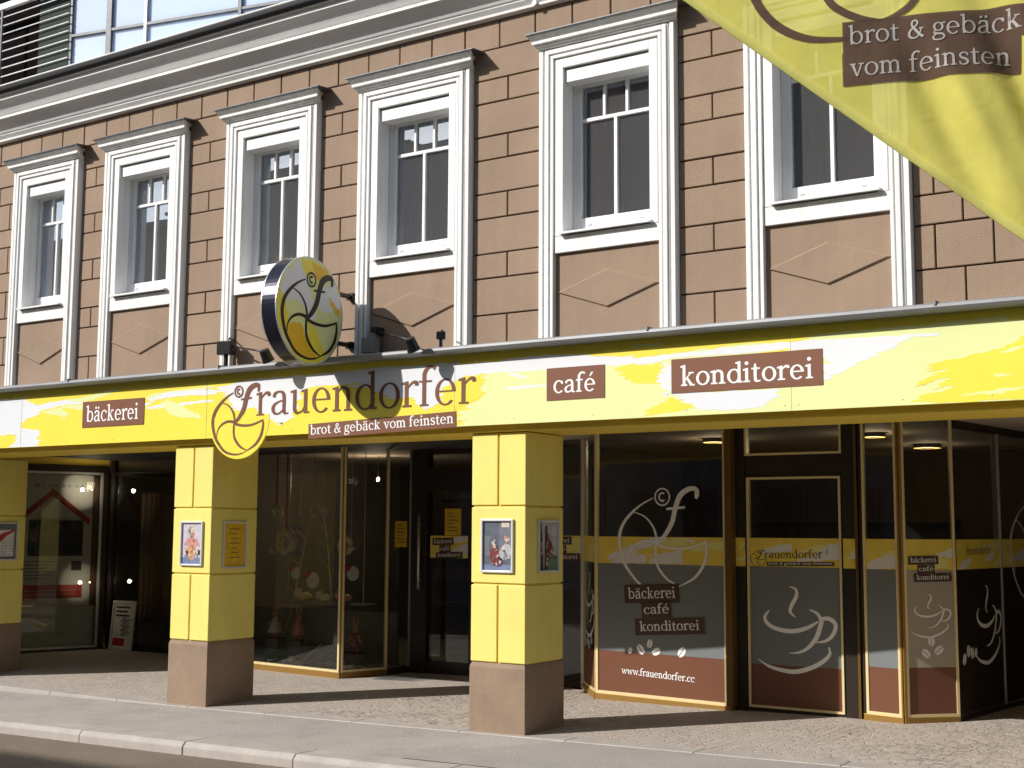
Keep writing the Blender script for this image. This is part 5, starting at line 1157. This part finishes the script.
for k in range(46):
    x = -2.86+rd.random()*.26; a = rd.uniform(-1.1, 1.1); l = rd.uniform(.06, .19); m.tube([(x, .16+rd.uniform(-.04, .04), 3.985), (x+math.sin(a)*l*.4, .15, 3.985+l*.6), (x+math.sin(a)*l, .13, 3.985+l*.9*math.cos(a*.8))], [.0022, .0018, .0008], 'dgrass', 4)
m.build('blades', t, fixn=False)
# lit ceiling lamps of the café
for k, (x, y, r_) in enumerate(((1.61, 5.48, .15), (1.65, 3.58, .11), (.0, 3.55, .12))):
    t = thing('ceiling_lamp', ['round warm ceiling lamp seen through the corner pane', 'round warm ceiling lamp seen through the narrow sunlit pane', 'round warm ceiling lamp seen through the large logo pane'][k], 'ceiling lamp', (x, y, 2.5), 'lit lamps on the café ceiling')
    m = MB(); m.tube([(x, y, 2.528), (x, y, 2.49)], r_, 'dark', 24); m.build('housing', t); m = MB()
    n = 32; vs = [(x+q*math.cos(2*math.pi*i/n), y+q*math.sin(2*math.pi*i/n), 2.487) for q in (r_*.95, r_*.6) for i in range(n)]; m.mesh(vs, [(i, (i+1) % n, n+(i+1) % n, n+i) for i in range(n)], 'lamp'); m.build('light_ring', t, fixn=False)
    l = bpy.data.lights.new('ceiling_lamp_light', 'POINT'); l.energy = 5; l.color = (1, .78, .5); l.shadow_soft_size = .1; lo = bpy.data.objects.new('ceiling_lamp_light', l); COL.objects.link(lo); lo.parent = t; lo.location = (0, 0, -.06)
t = thing('pendant_bulb', 'small glowing pendant bulb deep inside the bakery', 'lamp', (-5.19, 4.5, 2.23))
m = MB(); m.ball((-5.19, 4.5, 2.23), (.022, .022, .03), 'bulb', 10, 8); m.build('bulb', t, smooth=True); m = MB(); l = bpy.data.lights.new('pendant_light', 'POINT'); l.energy = 9; l.color = (1, .8, .58); l.shadow_soft_size = .03; lo = bpy.data.objects.new('pendant_light', l); COL.objects.link(lo); lo.parent = t; lo.location = (-.0, -.05, -.04)
m.tube([(-5.19, 4.5, 2.26), (-5.19, 4.5, 2.53)], .004, 'black', 6); m.build('cord', t)
t = thing('street_drain', 'small iron drain grating in the gutter beside the kerb', 'drain', (-2.0, -1.75, -.155))
m = MB(); Fz = lambda x, y, z: (x, y, z+SL*x-.125)
m.box(-2.26, -1.76, -1.93, -1.64, -.01, .006, 'lead', Fz); m.build('frame', t)
m = MB()
for k in range(9): m.box(-2.22+.05*k, -2.20+.05*k, -1.90, -1.67, .006, .010, 'black', Fz)
m.build('bars', t)
# railing of the attic terrace
t = thing('terrace_railing', 'thin horizontal wire railing with posts on the attic terrace above the eaves', 'railing', (-7, .05, 6.3))
for xx in (-9.2, -7.42):
    m = MB(); m.box(xx, xx+.03, .19, .22, 6.3, 7.57, 'lead'); m.build('post', t)
for k in range(9): m = MB(); m.tube([(-12, .205, 6.66+.1025*k), (-6.2, .205, 6.66+.1025*k)], .007, 'trim', 6); m.build('wire', t)
m = MB(); m.box(-12, -6.3, .18, .23, 7.57, 7.64, 'trim'); m.build('top_rail', t)

# ------------------------------------------------------------------ houses across the street (seen in the glass)
def house(label, x0, x1, h, col, nw, seed):
    t = thing('townhouse', label, 'building', ((x0+x1)/2, -17, 0), 'houses across the street'); nm = 'house_wall_%d' % seed; M[nm] = mat(nm, col, .85, .08)
    m = MB(); m.box(x0, x1, -26, -16.5, -1, h, nm); m.box(x0+.02, x1-.02, -26.2, -16.2, h+.0, h+.18, 'lead'); m.build('wall', t)
    w = (x1-x0)/nw; f = MB(); gl_ = MB()
    for fl in range(int((h-1.2)//3.0)):
        for k in range(nw):
            a = x0+w*(k+.5); zb = 1.0+3.05*fl
            f.box(a-.62, a+.62, -16.5, -16.43, zb-.1, zb+1.75, 'lead'); gl_.box(a-.5, a+.5, -16.43, -16.42, zb, zb+1.62, 'navy')
    for k in range(2):
        cx_ = x0+(x1-x0)*(.25+.5*k)+.6; c_ = MB(); c_.box(cx_-.5, cx_+.5, -20.5, -19.7, h+.181, h+1.5, nm); c_.box(cx_-.58, cx_+.58, -20.58, -19.62, h+1.5, h+1.6, 'lead'); c_.build('chimney', t)
    f.build('window_surround', t); gl_.build('window_pane', t)
house('long low grey house across the street', -60, -29, 9.9, (.30, .27, .24), 12, 1)
house('cream house across the street between the ochre and the grey brown one', -22, -17, 11.15, (.33, .30, .25), 2, 6)
house('ochre house across the street beside the long low grey one', -29, -22, 10.3, (.28, .24, .19), 5, 5)
house('grey brown house across the street beside the tall red brown one', -17, -9.6, 11.05, (.26, .24, .25), 4, 2)
house('tall red brown house across the street', -9.6, 6, 11.8, (.22, .16, .14), 7, 3)
house('pale house across the street on the right', 6, 36, 11.0, (.30, .29, .27), 12, 4)

# ------------------------------------------------------------------ light, sky, camera
EL = math.radians(32.7); sd = Vector((.775, 1.0, 0)).normalized()*math.cos(EL)+Vector((0, 0, -math.sin(EL)))
sun = bpy.data.lights.new('sun', 'SUN'); sun.energy = 4.6; sun.angle = math.radians(.5); sun.color = (1, .955, .89)
so = bpy.data.objects.new('sun', sun); COL.objects.link(so); so.rotation_euler = sd.to_track_quat('-Z', 'Y').to_euler(); so.location = (-20, -25, 25)
w = bpy.data.worlds.new('World'); scene.world = w; w.use_nodes = True; nt = w.node_tree
sky = nt.nodes.new('ShaderNodeTexSky'); sky.sky_type = 'NISHITA'; sky.sun_disc = False; sky.sun_elevation = EL; sky.sun_rotation = math.atan2(-sd.x, -sd.y); sky.air_density = 1.0; sky.dust_density = 1.5
nt.links.new(sky.outputs[0], nt.nodes['Background'].inputs['Color']); nt.nodes['Background'].inputs['Strength'].default_value = .12
cam = bpy.data.cameras.new('camera'); co = bpy.data.objects.new('camera', cam); COL.objects.link(co)
scene.render.filter_size = 1.9
cam.lens = 45.912; cam.sensor_width = 36; cam.clip_end = 2000
rt = Vector((0.8342038, 0.5514297, 0.0054079)); up = Vector((0.0562548, -0.0948496, 0.9939009)); fw = Vector((-0.5485794, 0.8288117, 0.1101444))
mw = Matrix((( rt.x, up.x, -fw.x, 5.6387), (rt.y, up.y, -fw.y, -8.7221), (rt.z, up.z, -fw.z, 1.6), (0, 0, 0, 1)))
co.matrix_world = mw; scene.camera = co
scene.render.engine = 'CYCLES'
scene.cycles.use_denoising = True
scene.cycles.max_bounces = 8; scene.cycles.transparent_max_bounces = 16
scene.cycles.caustics_reflective = False; scene.cycles.caustics_refractive = False
vs_ = scene.view_settings; vs_.view_transform = 'Standard'; vs_.look = 'None'; vs_.gamma = 1; vs_.exposure = 0.10; vs_.use_curve_mapping = False
